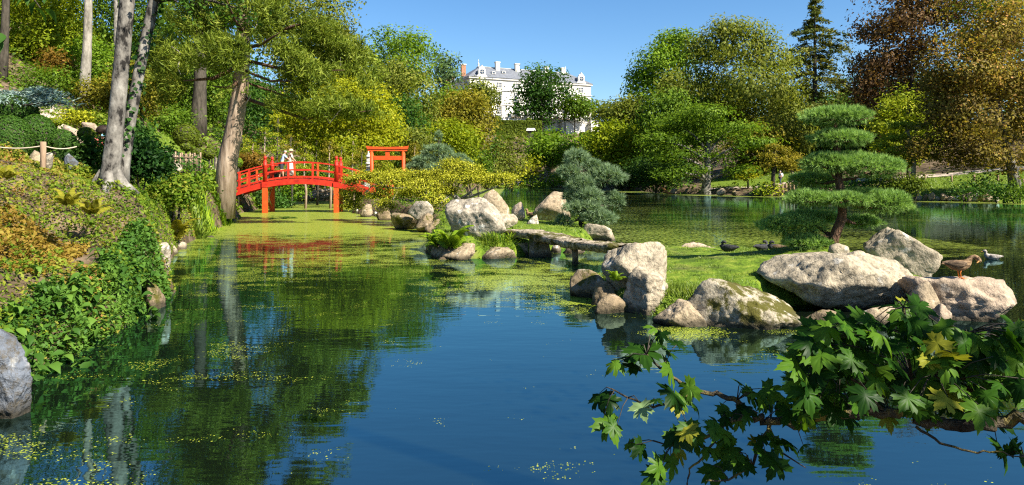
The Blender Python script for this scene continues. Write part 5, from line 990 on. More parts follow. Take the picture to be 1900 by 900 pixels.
ur = empty('stone_urn', tuple(P3(1094, 214, 217)), ta, 'pale stone urn on a pedestal at the terrace corner', 'urn'); MB().lathe([(.45, -2.6), (.35, -.6), (.6, -.55)], (0, 0, 0), 8).build('pedestal', wall_m, ur); MB().lathe([(.3, -.55), (.16, -.2), (.5, .3), (.62, .9), (.85, 1.15), (.8, 1.25)], (0, 0, 0), 14).build('bowl', wall_m, ur)
kz = P3(985, 243, 196); ks = empty('garden_kiosk', (kz[0], kz[1], gz(kz[0], kz[1])), 0, 'small white-roofed kiosk at the foot of the clipped hedge', 'kiosk'); hk = kz[2] - ks.location.z
MB().box(-.9, .9, -.6, .6, -.3, hk).build('wall', bark_dark, ks); MB().prism([(-1.4, hk + .003), (1.4, hk + .003), (1.1, hk + .75), (-1.1, hk + .75)], -1, 1).build('roof', wall_m, ks)

# ------------------------------------------------------------------ people
skin_m = flat_mat('skin', (.52, .28, .19), .55, .06); blue_shirt = flat_mat('blue_shirt', (.36, .50, .70), .9); dark_cloth = flat_mat('dark_cloth', (.035, .038, .055), .9); cream_cloth = flat_mat('cream_cloth', (.66, .64, .54), .9); straw = flat_mat('straw', (.58, .47, .26), .9); grey_cloth = flat_mat('grey_cloth', (.50, .48, .43), .9)
hair_dark = flat_mat('dark_hair', (.03, .018, .012), .7); hair_white = flat_mat('grey_hair', (.45, .42, .38), .7); red_cloth = flat_mat('red_cloth', (.36, .09, .07), .9); mask_blue = flat_mat('mask_blue', (.25, .50, .62), .8); white_cloth = flat_mat('white_cloth', (.72, .70, .68), .9); navy = flat_mat('navy_cloth', (.03, .05, .11), .9)
def skin_mesh(name, pts, edges, rads, mat, sub=2):
    me = bpy.data.meshes.new(name); me.from_pydata([tuple(p) for p in pts], edges, []); ob_ = bpy.data.objects.new(name, me); COL.objects.link(ob_)
    md = ob_.modifiers.new('skin', 'SKIN'); md.use_smooth_shade = True; sv = me.skin_vertices[0].data
    for i, q in enumerate(rads): sv[i].radius = (q, q) if not hasattr(q, '__len__') else q
    sv[0].use_root = True
    s2 = ob_.modifiers.new('sub', 'SUBSURF'); s2.levels = sub; s2.render_levels = sub
    dg = bpy.context.evaluated_depsgraph_get(); out = bpy.data.meshes.new_from_object(ob_.evaluated_get(dg)); bpy.data.objects.remove(ob_); bpy.data.meshes.remove(me)
    out.name = name; out.materials.clear(); out.materials.append(mat)
    for p in out.polygons: p.use_smooth = True
    return out
def person(loc, rz, label, top, bottom, head='bald', lean=0.0, arms=None, skirt=False, legs='long', sleeve='short', group=None, H=1.0, stride=.0, extra=None):
    """faces +x; one continuous body, clothing and hair as its children"""
    root = empty('person', loc, rz, label, 'person', group); root.scale = (H, H, H)
    ln = lambda p, z0_=.95: (p[0] + (max(0, p[2] - z0_)) * lean, p[1], p[2] - abs(lean) * .12 * max(0, p[2] - z0_))
    J = {'pel': (0, 0, .95), 'sp': (0, 0, 1.12), 'ch': (0, 0, 1.32), 'nk': (.01, 0, 1.48), 'nk2': (.025, 0, 1.54), 'hd': (.035, 0, 1.63), 'hd2': (.03, 0, 1.70), 'nose': (.135, 0, 1.615)}
    for s, q in ((1, 'l'), (-1, 'r')):
        J['sh' + q] = (0, s * .17, 1.43); J['ear' + q] = (.02, s * .088, 1.62)
        a = (arms or {}).get(q, ((.02, s * .24, 1.15), (.10, s * .24, .93)))
        J['el' + q], J['wr' + q] = a; d = unit(np.array([np.array(a[1]) - np.array(a[0])]))[0]; w_ = np.array(a[1]); J['pa' + q] = tuple(w_ + d * .085); side = np.cross(d, [0, 0, 1.]); side = side / max(np.linalg.norm(side), 1e-6)
        for k in range(4): J[f'f{k}{q}'] = tuple(w_ + d * (.16 + .012 * (1 - abs(k - 1.3))) + side * (k - 1.5) * .021 + np.array([0, 0, -.012])); J[f'g{k}{q}'] = tuple(w_ + d * .12 + side * (k - 1.5) * .02)
        J['th' + q] = tuple(w_ + d * .09 + side * .05 + np.array([0, 0, -.01]))
        st = stride * s
        J['hp' + q] = (0, s * .095, .90); J['kn' + q] = (.02 + st * .5, s * .10, .50); J['an' + q] = (st, s * .10, .09); J['to' + q] = (st + .17, s * .12, .03); J['he' + q] = (st - .05, s * .10, .035)
    for k in list(J):
        if not k.startswith(('kn', 'an', 'to', 'he', 'hp')) or k in ('hd', 'hd2'): J[k] = ln(J[k])
    RD = {'pel': (.15, .11), 'sp': (.14, .10), 'ch': (.16, .115), 'nk': .06, 'nk2': .052, 'hd': (.078, .095), 'hd2': (.07, .085), 'nose': .014, 'sh': .062, 'el': .042, 'wr': .028, 'pa': .032, 'hp': .092, 'kn': .058, 'an': .038, 'to': .034, 'he': .038, 'ear': .02, 'th': .010}
    E = [('pel', 'sp'), ('sp', 'ch'), ('ch', 'nk'), ('nk', 'nk2'), ('nk2', 'hd'), ('hd', 'hd2'), ('hd', 'nose')]
    for q in 'lr':
        E += [('ch', 'sh' + q), ('sh' + q, 'el' + q), ('el' + q, 'wr' + q), ('wr' + q, 'pa' + q), ('pa' + q, 'th' + q), ('pel', 'hp' + q), ('hp' + q, 'kn' + q), ('kn' + q, 'an' + q), ('an' + q, 'to' + q), ('an' + q, 'he' + q), ('hd', 'ear' + q)]
        for k in range(4): E += [('pa' + q, f'g{k}{q}'), (f'g{k}{q}', f'f{k}{q}')]
    def rad(k): return RD.get(k) or RD.get(k[:-1]) or .009
    ks = list(J); idx = {k: i for i, k in enumerate(ks)}
    link('body', skin_mesh('body', [J[k] for k in ks], [(idx[a], idx[b_]) for a, b_ in E], [rad(k) for k in ks], skin_m), None, root)
    def cloth(name, keys, edges, grow, mat, over={}):
        pts = [over.get(k, J[k]) for k in keys]; ix = {k: i for i, k in enumerate(keys)}
        rr = [tuple(c + grow for c in rad(k)) if hasattr(rad(k), '__len__') else rad(k) + grow for k in keys]
        link(name, skin_mesh(name, pts, [(ix[a], ix[b_]) for a, b_ in edges], rr, mat), None, root)
    mid = lambda a, b_, f: tuple(np.array(J[a]) * (1 - f) + np.array(J[b_]) * f)
    ks2 = ['ch', 'sp', 'pel', 'shl', 'shr', 'ell', 'elr']; ed = [('ch', 'sp'), ('sp', 'pel'), ('ch', 'shl'), ('ch', 'shr'), ('shl', 'ell'), ('shr', 'elr')]; ov = {'pel': mid('pel', 'sp', .1)}
    if sleeve == 'long': ks2 += ['wrl', 'wrr']; ed += [('ell', 'wrl'), ('elr', 'wrr')]
    else: ov.update({'ell': mid('shl', 'ell', .8), 'elr': mid('shr', 'elr', .8)})
    cloth('shirt', ks2, ed, .022, top, ov)
    if skirt:
        p0, p1 = J['pel'], (stride * .2, 0, .18); MB().lathe([(.165, 1.02), (.19, .88), (.22, .55), (.25, .20), (.24, .20)], (0, 0, 0), 14).build('skirt', bottom, root)
    else:
        f = 1.0 if legs == 'long' else .85
        kk = ['pel', 'hpl', 'hpr', 'knl', 'knr'] + (['anl', 'anr'] if legs == 'long' else []); ee = [('pel', 'hpl'), ('pel', 'hpr'), ('hpl', 'knl'), ('hpr', 'knr')] + ([('knl', 'anl'), ('knr', 'anr')] if legs == 'long' else [])
        cloth('trousers', kk, ee, .02, bottom, {} if legs == 'long' else {'knl': mid('hpl', 'knl', .9), 'knr': mid('hpr', 'knr', .9)})
    h = np.array(J['hd2'])
    if head == 'straw_hat': MB().lathe([(.19, .02), (.20, .03), (.115, .05), (.11, .12), (.06, .15)], tuple(h + [0, 0, -.03]), 18).build('sun_hat', straw, root)
    elif head == 'fringe': link('hair', np_mesh('hair', ICO3_V * [.10, .095, .05] + h + [-.03, 0, -.03], ICO3_F, hair_white, smooth=True), None, root)
    elif head == 'curly': V = ICO3_V * (1 + .10 * vnoise(ICO3_V * 4))[:, None]; link('hair', np_mesh('hair', V * [.15, .17, .13] + h + [-.03, 0, .0], ICO3_F, hair_dark, smooth=True), None, root); MB().box(.075, .115, -.05, .05, 1.55, 1.60).build('face_mask', mask_blue, root)
    else: link('hair', np_mesh('hair', ICO3_V * [.10, .095, .085] + h + [-.03, 0, -.01], ICO3_F, hair_dark if head == 'dark' else hair_white, smooth=True), None, root)
    if extra == 'backpack': V = ICO3_V * [.12, .15, .22]; link('backpack', np_mesh('backpack', np.sign(V) * np.abs(V) ** .85 * 1.0 + [-.22, 0, 1.22], ICO3_F, white_cloth, smooth=True), None, root)
    return root
bw = br.matrix_world
def on_bridge(s, y): c, s_ = math.cos(math.radians(6)), math.sin(math.radians(6)); return (-12.55 + s * c - y * s_, 41.15 + s * s_ + y * c, arc(s) + .05)
person(on_bridge(-1.25, -.25), math.radians(25), 'bald man in light blue shirt and dark shorts leaning on the bridge rail', blue_shirt, dark_cloth, 'fringe', lean=.28, legs='short', stride=.12,
       arms={'l': ((.22, .26, 1.22), (.48, .16, 1.06)), 'r': ((.26, -.22, 1.22), (.56, -.18, 1.04))})
person(on_bridge(-.78, -.2), math.radians(35), 'person in straw sun hat and cream clothes standing at the bridge rail', cream_cloth, grey_cloth, 'straw_hat', lean=.06, skirt=True, H=.97, arms={'l': ((.10, .25, 1.18), (.30, .16, 1.02)), 'r': ((.12, -.25, 1.18), (.34, -.16, 1.02))})
def standing(px, Y, rz, *a, **k): X = PX(px, Y); return person((X, Y, gz(X, Y)), rz, *a, **k)
standing(1448, 86, math.radians(200), 'distant visitor in white and red with a backpack on the right lawn', white_cloth, navy, 'grey', extra='backpack', stride=.2)
standing(192, 17.5, math.radians(-60), 'dark curly-haired visitor in a dull red top half hidden behind the twin trunks', red_cloth, dark_cloth, 'curly', sleeve='long')
standing(960, 146, math.radians(-40), 'tiny visitor in grey on the far path behind the yew', grey_cloth, navy, 'dark', stride=.15); standing(999, 148, math.radians(-90), 'tiny visitor in navy on the far lawn beside the leaning trunk', navy, dark_cloth, 'dark'); standing(1008, 150, math.radians(-90), 'tiny visitor in pale top next to the leaning pale trunk', white_cloth, dark_cloth, 'dark')

# ------------------------------------------------------------------ ducks
duck_brown = noise_mat('duck_brown', [(.34, (.05, .030, .016)), (.48, (.20, .12, .06)), (.62, (.36, .24, .13)), (.8, (.50, .38, .24))], 26, 5, .8, .2, 60, (.5, 1.4, 1.4)); duck_dark = noise_mat('duck_dark', [(.3, (.012, .012, .014)), (.7, (.05, .05, .055))], 30, 5, .7, .2); duck_grey = noise_mat('duck_grey', [(.35, (.14, .11, .09)), (.6, (.42, .38, .33)), (.8, (.62, .60, .56))], 18, 5, .8, .2)
duck_wing = noise_mat('duck_wing', [(.34, (.035, .022, .014)), (.55, (.13, .085, .05)), (.75, (.34, .24, .15))], 34, 5, .8, .3, 60, (.35, 1.5, 1.5)); duck_leg = flat_mat('duck_leg', (.72, .20, .03)); bill_m = flat_mat('duck_bill', (.45, .22, .06)); eye_m = flat_mat('duck_eye', (.01, .01, .01), .2)
def loft(name, spine, mat, seg=16, flat=1.0):
    """spine: (x,y,z, half width, half height)"""
    V, Fq = [], []; sp = np.array(spine, float); n_ = len(sp)
    for i in range(n_):
        d = sp[min(i + 1, n_ - 1), :3] - sp[max(i - 1, 0), :3]; d /= np.linalg.norm(d); s = np.cross([0, 0, 1.], d); s = s / np.linalg.norm(s) if np.linalg.norm(s) > .02 else np.array([0, 1., 0]); u = np.cross(d, s)
        for k in range(seg): t = 2 * math.pi * k / seg; V.append(sp[i, :3] + s * math.cos(t) * sp[i, 3] + u * math.sin(t) * sp[i, 4])
    for i in range(n_ - 1):
        for k in range(seg): Fq.append((i * seg + k, i * seg + (k + 1) % seg, (i + 1) * seg + (k + 1) % seg, (i + 1) * seg + k))
    me = np_mesh(name, V, Fq, mat, smooth=True); return me
def duck(loc, rz, label, pose, body_m=duck_brown, wing_m=duck_wing, group=None, s=1.0):
    root = empty('duck', loc, rz, label, 'duck', group); root.scale = (s, s, s)
    z = {'stand': .19, 'swim': .03, 'rest': .085}[pose]
    body = [(-.245, 0, z + .035, .004, .004), (-.20, 0, z + .035, .03, .012), (-.15, 0, z + .03, .055, .035), (-.09, 0, z + .015, .075, .065), (-.02, 0, z + .01, .085, .082), (.06, 0, z + .02, .08, .085), (.12, 0, z + .045, .062, .07), (.155, 0, z + .085, .042, .05)]
    if pose == 'stand': head = [(.175, 0, z + .125, .034, .036), (.20, -.004, z + .150, .032, .033), (.232, -.012, z + .158, .034, .034), (.262, -.024, z + .142, .037, .037), (.285, -.036, z + .112, .034, .034), (.296, -.044, z + .085, .024, .024), (.298, -.046, z + .07, .006, .006)]
    elif pose == 'swim': head = [(.16, 0, z + .12, .03, .03), (.155, 0, z + .15, .03, .032), (.17, 0, z + .175, .033, .034), (.20, 0, z + .175, .030, .030), (.222, 0, z + .165, .012, .012)]
    else: head = [(.14, 0, z + .12, .034, .034), (.12, .01, z + .15, .036, .034), (.09, .02, z + .155, .036, .033), (.06, .028, z + .145, .028, .026), (.045, .03, z + .14, .006, .006)]
    link('body', loft('body', body + head, body_m), None, root)
    for sd_ in (-1, 1):
        wv = [(-.225, sd_ * .03, z + .055, .006, .008), (-.15, sd_ * .062, z + .05, .014, .032), (-.06, sd_ * .082, z + .04, .016, .052), (.03, sd_ * .084, z + .045, .015, .05), (.09, sd_ * .066, z + .055, .010, .03), (.11, sd_ * .055, z + .06, .002, .006)]
        link('wing', loft('wing', wv, wing_m, 10), None, root)
    if pose == 'stand':
        link('bill', loft('bill', [(.276, -.055, z + .10, .012, .010), (.25, -.075, z + .082, .012, .006), (.228, -.088, z + .07, .013, .004), (.222, -.09, z + .066, .003, .002)], bill_m, 8), None, root)
        for sd_ in (-1, 1):
            mb = MB().tube([(.02, sd_ * .035, z - .05), (.015, sd_ * .036, .09), (.03, sd_ * .036, .008)], [.016, .008, .007], 6)
            for a in (-.55, 0, .55): mb.tube([(.03, sd_ * .036, .008), (.03 + .07 * math.cos(a), sd_ * .036 + .07 * math.sin(a), .004)], [.007, .004], 5)
            v = [mb.bm.verts.new(q) for q in ((.03, sd_ * .036, .006), (.03 + .062 * math.cos(-.55), sd_ * .036 + .062 * math.sin(-.55), .005), (.098, sd_ * .036, .005), (.03 + .062 * math.cos(.55), sd_ * .036 + .062 * math.sin(.55), .005))]; mb.bm.faces.new(v); mb.build('leg', duck_leg, root)
    elif pose == 'swim': link('bill', loft('bill', [(.215, 0, z + .165, .013, .010), (.25, 0, z + .155, .014, .006), (.268, 0, z + .152, .004, .003)], bill_m, 8), None, root)
    hp = np.array(head[3][:3])
    for sd_ in (-1, 1): link('eye', np_mesh('eye', ICO3_V * .006 + hp + [.01, sd_ * head[3][3] * .93, .008], ICO3_F, eye_m, smooth=True), None, root)
dg = bpy.context.evaluated_depsgraph_get()
def top_of(names_at, px, Y):
    X = PX(px, Y); hit, loc, *_ = sc.ray_cast(bpy.context.evaluated_depsgraph_get(), Vector((X, Y, 6)), Vector((0, 0, -1))); return loc.z if hit else 0
def rock_top(label, X, Y):
    o_ = next(q for q in COL.objects if q.get('label') == label); lp = o_.matrix_world.inverted() if False else Vector((X, Y, 0)) - o_.location
    ok, loc, *_ = o_.ray_cast(Vector((lp.x, lp.y, 5)), Vector((0, 0, -1))); return loc.z + o_.location.z if ok else 0
FT = 'flat-topped rock with the preening duck on it'; Yd = next((q for q in np.arange(9.4, 10.6, .05) if rock_top(FT, PX(1778, q), q) > .40 and rock_top(FT, PX(1778, q - .08), q - .08) > .38), 9.9); Xd = PX(1778, Yd); zd = rock_top(FT, Xd + .03, Yd)
duck((Xd, Yd, zd + .002), math.radians(-8), 'brown mottled duck preening on one flat rock with head bent', 'stand', s=.9)
X, Y = WX(1842, 481); duck((X, Y, 0), math.radians(172), 'grey and white duck swimming alone near the right edge', 'swim', duck_grey, duck_grey)
X = PX(1352, 17.0); duck((X, 17.0, gz(X, 17.0) + .0), math.radians(160), 'black duck resting at the back of the islet grass', 'rest', duck_dark, duck_dark, s=1.1)
X = PX(1414, 16.2); duck((X, 16.2, gz(X, 16.2)), math.radians(20), 'dark duck resting in the shade left of the pine', 'rest', duck_dark, duck_dark)
X = PX(1440, 15.6); duck((X, 15.6, gz(X, 15.6)), math.radians(180), 'second dark duck lying under the lower pine pads', 'rest', duck_dark, duck_wing)
Yr = 11.0; X = PX(1578, Yr); zr = rock_top('broad flat-sided cream boulder in the middle of the islet', X, Yr); duck((X, Yr, max(zr, gz(X, Yr)) + .0), math.radians(170), 'brown duck resting on the crest of the broad boulder', 'rest')
X = PX(988, 27.0); duck((X, 27.0, gz(X, 27.0)), math.radians(165), 'brown duck sitting with raised neck on the peninsula edge', 'swim', duck_brown, duck_wing, s=1.35)

# ------------------------------------------------------------------ path, posts, fences
path_m = noise_mat('path_gravel', [(.3, (.34, .27, .21)), (.7, (.52, .43, .35))], 2, 8, .95, .3, 20, coord='Object')
def strip(name, pts, wdt, mat, dz=.03, n_=60):
    pt = np.array(pts, float); t = np.linspace(0, 1, n_); s = np.linspace(0, 1, len(pt)); c = np.stack([np.interp(t, s, pt[:, 0]), np.interp(t, s, pt[:, 1])], 1); d = np.gradient(c, axis=0); d /= np.linalg.norm(d, axis=1, keepdims=True); nr = np.stack([-d[:, 1], d[:, 0]], 1); V, Fq = [], []
    for k in np.linspace(-.5, .5, 7): q = c + nr * wdt * k; V.append(np.stack([q[:, 0], q[:, 1], height(q[:, 0], q[:, 1]) + dz], 1))
    V = np.concatenate(V)
    for a in range(6):
        for i in range(n_ - 1): Fq.append((a * n_ + i, a * n_ + i + 1, (a + 1) * n_ + i + 1, (a + 1) * n_ + i))
    return tag(link(name, np_mesh(name, V, Fq, mat, smooth=True)), kind='structure')
strip('path', [(36, 84), (42, 78), (47, 76), (52, 74), (60, 67), (68, 62)], 2.0, path_m, .06); strip('path', [(-22, 36), (-20, 40), (-18.5, 45), (-17, 52)], 1.4, path_m, .05); strip('path', [(-13.5, 17), (-16.5, 22), (-19, 27), (-24, 36)], 1.5, path_m, .05); strip('path', [(-10, 146), (0, 150), (10, 152), (20, 148)], 2.0, path_m, .08); strip('path', [(25, 90), (31, 86), (36, 86)], 2.0, path_m, .06)
wood_m = noise_mat('weathered_wood', [(.3, (.16, .10, .06)), (.7, (.38, .27, .18))], 8, 7, .9, .4, 20, (1, 1, .2)); rope_m = flat_mat('rope', (.44, .37, .27), .95)
rp = P3(80, 292, 12.4); rpb = (rp[0], rp[1], gz(rp[0], rp[1])); hpo = PZ(263, 12.4) - rpb[2]
tag(MB().tube([(0, 0, -.3), (0, 0, hpo * .5), (0, 0, hpo)], [.05, .048, .047], 10).build('rope_post', wood_m, None, rpb), 'short round wooden post holding the rope on the left bank', 'post')
mb = MB(); zr_ = hpo - .07
for (e0, sag) in ((P3(-60, 258, 12.2), .10), (P3(142, 272, 12.9), .05)):
    e0 = e0 - np.array(rpb); pts = [np.array([0, 0, zr_]) * (1 - t) + e0 * t - np.array([0, 0, sag * 4 * t * (1 - t)]) for t in np.linspace(0, 1, 14)]; mb.tube(pts, .012, 6)
tag(mb.build('rope', rope_m, None, rpb), 'sagging pale rope strung through the wooden post on the left', 'rope')
sf = empty('stick_fence', tuple(P3(348, 300, 25) * [1, 1, 0] + [0, 0, gz(PX(348, 25), 25)]), 0, 'low fence of upright bamboo sticks in front of the topiary lawn', 'fence'); r = R(31); fo = np.array(sf.location)
for i in range(17): px = 322 + i * 3.1; a = P3(px, 306 + r.uniform(-2, 2), 25) - fo; t = P3(px + r.normal() * .6, 284 + r.uniform(-3, 4), 25) - fo; MB().tube([a - [0, 0, .3], t], .028, 5).build('stick', wood_m if i % 3 else bark_dark, sf)
MB().tube([P3(320, 292, 24.97) - fo, P3(372, 292, 24.97) - fo], .018, 5).build('cross_rail', wood_m, sf)
for i, px in enumerate((1684, 1717, 1766, 1808, 1852, 1899)):
    Y = (76, 74.2, 71.0, 69.5, 67.5, 63)[i]; X = PX(px, Y); tag(MB().tube([(0, 0, -.3), (0, 0, .62)], .09, 7).build('path_post', wood_m, None, (X, Y, gz(X, Y))), ORD[i] + ' of the short wooden posts along the far right path', 'post', 'posts along the far right path')
for i, px in enumerate((1445, 1452, 1459, 1466, 1473)):
    Y = 78.5; X = PX(px, Y); tag(MB().tube([(0, 0, -.3), (0, 0, .9 + .15 * (i % 2))], .12, 7).build('edging_post', wood_m, None, (X, Y, gz(X, Y))), ORD[i] + ' of the upright timbers beside the small pruned tree', 'post', 'timbers in the shore edging')

# ------------------------------------------------------------------ bank foliage, grass
def scatter(r, n, x0, x1, y0, y1, dmin=.05, dmax=99):
    x_ = r.uniform(x0, x1, n); y_ = r.uniform(y0, y1, n); d = shore(x_, y_); k = (d > dmin) & (d < dmax); return x_[k], y_[k]
def cover(name, label, lm, n, box, size, lift, keep=None, seed=1, dmin=.05, mound=1.0, wid=.55, up=.8):
    r = R(seed); x_, y_ = scatter(r, n, *box, dmin=dmin)
    if keep is not None: k = keep(x_, y_); x_, y_ = x_[k], y_[k]
    h = height(x_, y_); q = np.stack([x_, y_, 0 * x_], 1); mnd = np.clip(.55 + .75 * vnoise(q * 1.5 + seed) + .35 * vnoise(q * 4), .05, 1.6) * lift * mound
    u = r.random(len(x_)) ** .55; z = h + mnd * u
    sz = size * (.6 + y_ / 22)
    P = np.stack([x_, y_, z], 1); var = .35 + .32 * vnoise(q * 1.1 + 4) + .18 * vnoise(q * 5) + r.random(len(x_)) * .45 - .1
    sp = r.normal(size=P.shape) * .65 + [.1, -.15, up]
    o_ = link(name, leaves_mesh(name, P, sp, sz, r, L[lm], var, wid)); return tag(o_, label, 'ground cover', None, 'stuff')
def nz2(x_, y_, f, s): return vnoise(np.stack([x_ * f, y_ * f, 0 * x_ + s], 1))
gold_zone = lambda x_, y_: (np.hypot((x_ + 7.0) / 1.9, (y_ - 9.3) / 1.3) + .35 * nz2(x_, y_, 1.3, 5)) < 1
cover('ground_cover', 'low yellow-green and russet leafy ground cover on the left bank', 'cover', 150000, (-15, -4.3, 5.0, 24), .055, .24, lambda x_, y_: ~gold_zone(x_, y_) | (nz2(x_, y_, 2, 1) > .3), 21)
cover('ground_cover', 'golden brown leafy ground cover low on the left bank', 'covergold', 52000, (-10, -4.6, 6.8, 12), .062, .28, lambda x_, y_: gold_zone(x_, y_) & (shore(x_, y_) > .9), 22)
cover('ground_cover', 'fresh green leaves mixed through the left bank cover', 'covergreen', 42000, (-15, -4.4, 5, 26), .06, .26, lambda x_, y_: nz2(x_, y_, .8, 8) > .05, 23)
cover('ground_cover', 'green cover around the leaning trunk and hillside lawn edge', 'covergreen', 26000, (-24, -11, 22, 50), .08, .45, lambda x_, y_: (nz2(x_, y_, .5, 3) > -.25) & (np.hypot((x_ + 21.2) / 2.4, (y_ - 43) / 4.2) > 1), 24)
cover('ground_cover', 'mixed green cover on the wooded hillside', 'green', 52000, (-52, -12, 24, 100), .10, .8, lambda x_, y_: (nz2(x_, y_, .3, 3) > -.45) & (np.hypot((x_ + 21.2) / 2.6, (y_ - 43) / 4.4) > 1) & ~((y_ < 34) & (np.abs(x_ + 13.5 + (y_ - 17) * .6) < 1.5)), 25)
cover('ground_cover', 'green leafy edge growing along the yew peninsula', 'covergreen', 26000, (-13, 3, 17, 62), .05, .22, lambda x_, y_: (x_ < 3.5) & ((shore(x_, y_) < .9) | (x_ < -1)), 26)
cover('ground_cover', 'green growth along the far lake shore', 'green', 30000, (-30, 62, 54, 168), .09, .9, lambda x_, y_: (shore(x_, y_) < 14) & (y_ > 54) & (nz2(x_, y_, .25, 3) > -.1) & (np.hypot((x_ - 45) / 9, (y_ - 66) / 10) > 1) & (np.hypot((x_ - 35) / 5, (y_ - 92) / 6) > 1), 27)
def wood_mass():
    r = R(88); bl = []
    for (px, py, hw, hh, Y) in ((40, 60, 160, 130, 84), (220, 80, 160, 130, 88), (400, 90, 150, 130, 92), (540, 130, 130, 100, 96), (660, 190, 120, 80, 110), (760, 240, 100, 70, 115), (-150, 0, 200, 200, 80), (860, 280, 90, 40, 130), (1200, 270, 110, 70, 135), (1420, 240, 160, 90, 140), (1640, 230, 160, 110, 135), (1850, 200, 150, 130, 115), (2000, 150, 150, 160, 100)):
        c = P3(px, py, Y); bl.append((*c, hw / F * Y, 4, hh / F * Y))
    o_ = link('woodland', crown_mesh('woodland', r, bl, 60000, .55, L['deepgreen'], m=8)); tag(o_, 'dark green woodland closing the view behind the single trees', 'woodland', None, 'stuff')
wood_mass()
def grass(name, label, n, box, ln, wd, keep=None, seed=1, lm='grass', dmin=.1, fall=.5):
    r = R(seed); x_, y_ = scatter(r, n, *box, dmin=dmin)
    if keep is not None: k = keep(x_, y_); x_, y_ = x_[k], y_[k]
    P = np.stack([x_, y_, height(x_, y_) - .01], 1); q = np.stack([x_, y_, 0 * x_], 1)
    D = r.normal(size=P.shape) * fall + [0, 0, 1]; D[:, 2] = np.abs(D[:, 2])
    l_ = ln * (.6 + .6 * np.clip(vnoise(q * 2.5 + seed) + .5, 0, 1.3)); n_ = len(P); D = unit(D); s = unit(np.cross(D, r.normal(size=(n_, 3)))) * wd * .5
    V = np.stack([P - s, P + s, P + D * l_[:, None] * r.uniform(.6, 1.2, (n_, 1))], 1).reshape(-1, 3)
    o_ = link(name, np_mesh(name, V, np.arange(3 * n_).reshape(n_, 3), L[lm], np.clip(.4 + .3 * vnoise(q * 3) + r.random(n_) * .5 - .15, 0, 1))); return tag(o_, label, 'grass', None, 'stuff')
grass('grass', 'short bright green grass on the rocky islet', 60000, (1, 9.5, 9, 19), .055, .010, lambda x_, y_: nz2(x_, y_, 1.2, 4) + .6 * nz2(x_, y_, 3.1, 6) > -.26, 3, dmin=-.12)
grass('grass', 'short green grass on the yew peninsula', 30000, (-2.5, 3.8, 17, 34), .07, .014, None, 4)
grass('grass', 'sunlit green lawn slope beside the topiary domes', 26000, (-25, -16, 36, 50), .10, .03, lambda x_, y_: np.hypot((x_ + 21.2) / 2.4, (y_ - 43) / 4.2) < 1.25, 5)
grass('grass', 'mown grass on the far right bank', 40000, (34, 58, 54, 100), .16, .07, lambda x_, y_: (np.hypot((x_ - 45) / 9, (y_ - 66) / 8) < 1.2) | (np.hypot((x_ - 36) / 7, (y_ - 94) / 7) < 1.2), 6)
grass('grass', 'taller grass tufts between the islet rocks', 5200, (1.8, 3.4, 9.2, 10.6), .14, .012, None, 8, fall=.35)
def blades(name, label, c, n, ln, spread, lm, seed, wd=.022, cat='plant', curl=.6):
    """arching strap leaves"""
    r = R(seed); g = gz(c[0], c[1]); root = empty(name, (c[0], c[1], g), 0, label, cat); a = r.uniform(0, 6.283, n); p0 = np.stack([np.cos(a), np.sin(a), 0 * a], 1) * (r.random(n) ** .5 * spread)[:, None]; p0[:, 2] = height(p0[:, 0] + c[0], p0[:, 1] + c[1]) - g
    out = np.stack([np.cos(a), np.sin(a), 0 * a], 1) + r.normal(size=(n, 3)) * .5; out[:, 2] = 0; l_ = ln * r.uniform(.5, 1.15, (n, 1)); side = unit(np.cross(out, [0, 0, 1.])) * wd * .5; V = []
    for t, wt in ((0, .8), (.4, 1), (.75, .75), (1, .05)): V += [p0 + out * l_ * curl * t ** 1.7 * .7 + np.array([0, 0, 1.]) * l_ * (t - .48 * t ** 2.6) + sgn * side * wt for sgn in (-1, 1)]
    V = np.stack(V, 1); i0 = np.arange(n)[:, None] * 8; Fq = np.concatenate([i0 + np.array([[k, k + 1, k + 3, k + 2]]) for k in (0, 2, 4)], 0)
    link('strap_leaves', np_mesh('strap_leaves', V.reshape(-1, 3), Fq, L[lm], np.tile(np.clip(r.random(n), 0, 1), 3)), None, root); return root
blades('daylily_clump', 'large clump of arching green strap leaves at the foot of the leaning trunk', (PX(402, 25.5), 25.5), 1700, 1.15, 1.35, 'fern', 1, .035); blades('daylily_clump', 'smaller strap-leaf clump nearest the canal corner', (PX(436, 30), 30), 1100, 1.1, 1.1, 'fern', 2, .04); blades('daylily_clump', 'upright green strap-leaf clump behind the azalea', (PX(372, 23.5), 23.5), 700, 1.1, .7, 'grass', 3, .03)
blades('grass_tuft', 'grassy tuft on the low rock by the stone footbridge', (PX(930, 17.6), 17.6), 260, .45, .35, 'fern', 4, .014); blades('grass_tuft', 'grass tuft hanging beside the footbridge pier', (PX(905, 17.5), 17.5), 160, .35, .22, 'grass', 5, .014)
blades('reed_clump', 'reeds at the far waterline beside the small pruned tree', (PX(1418, 80), 80), 160, 1.5, 1.2, 'grass', 6, .09)
frond_cache = {}
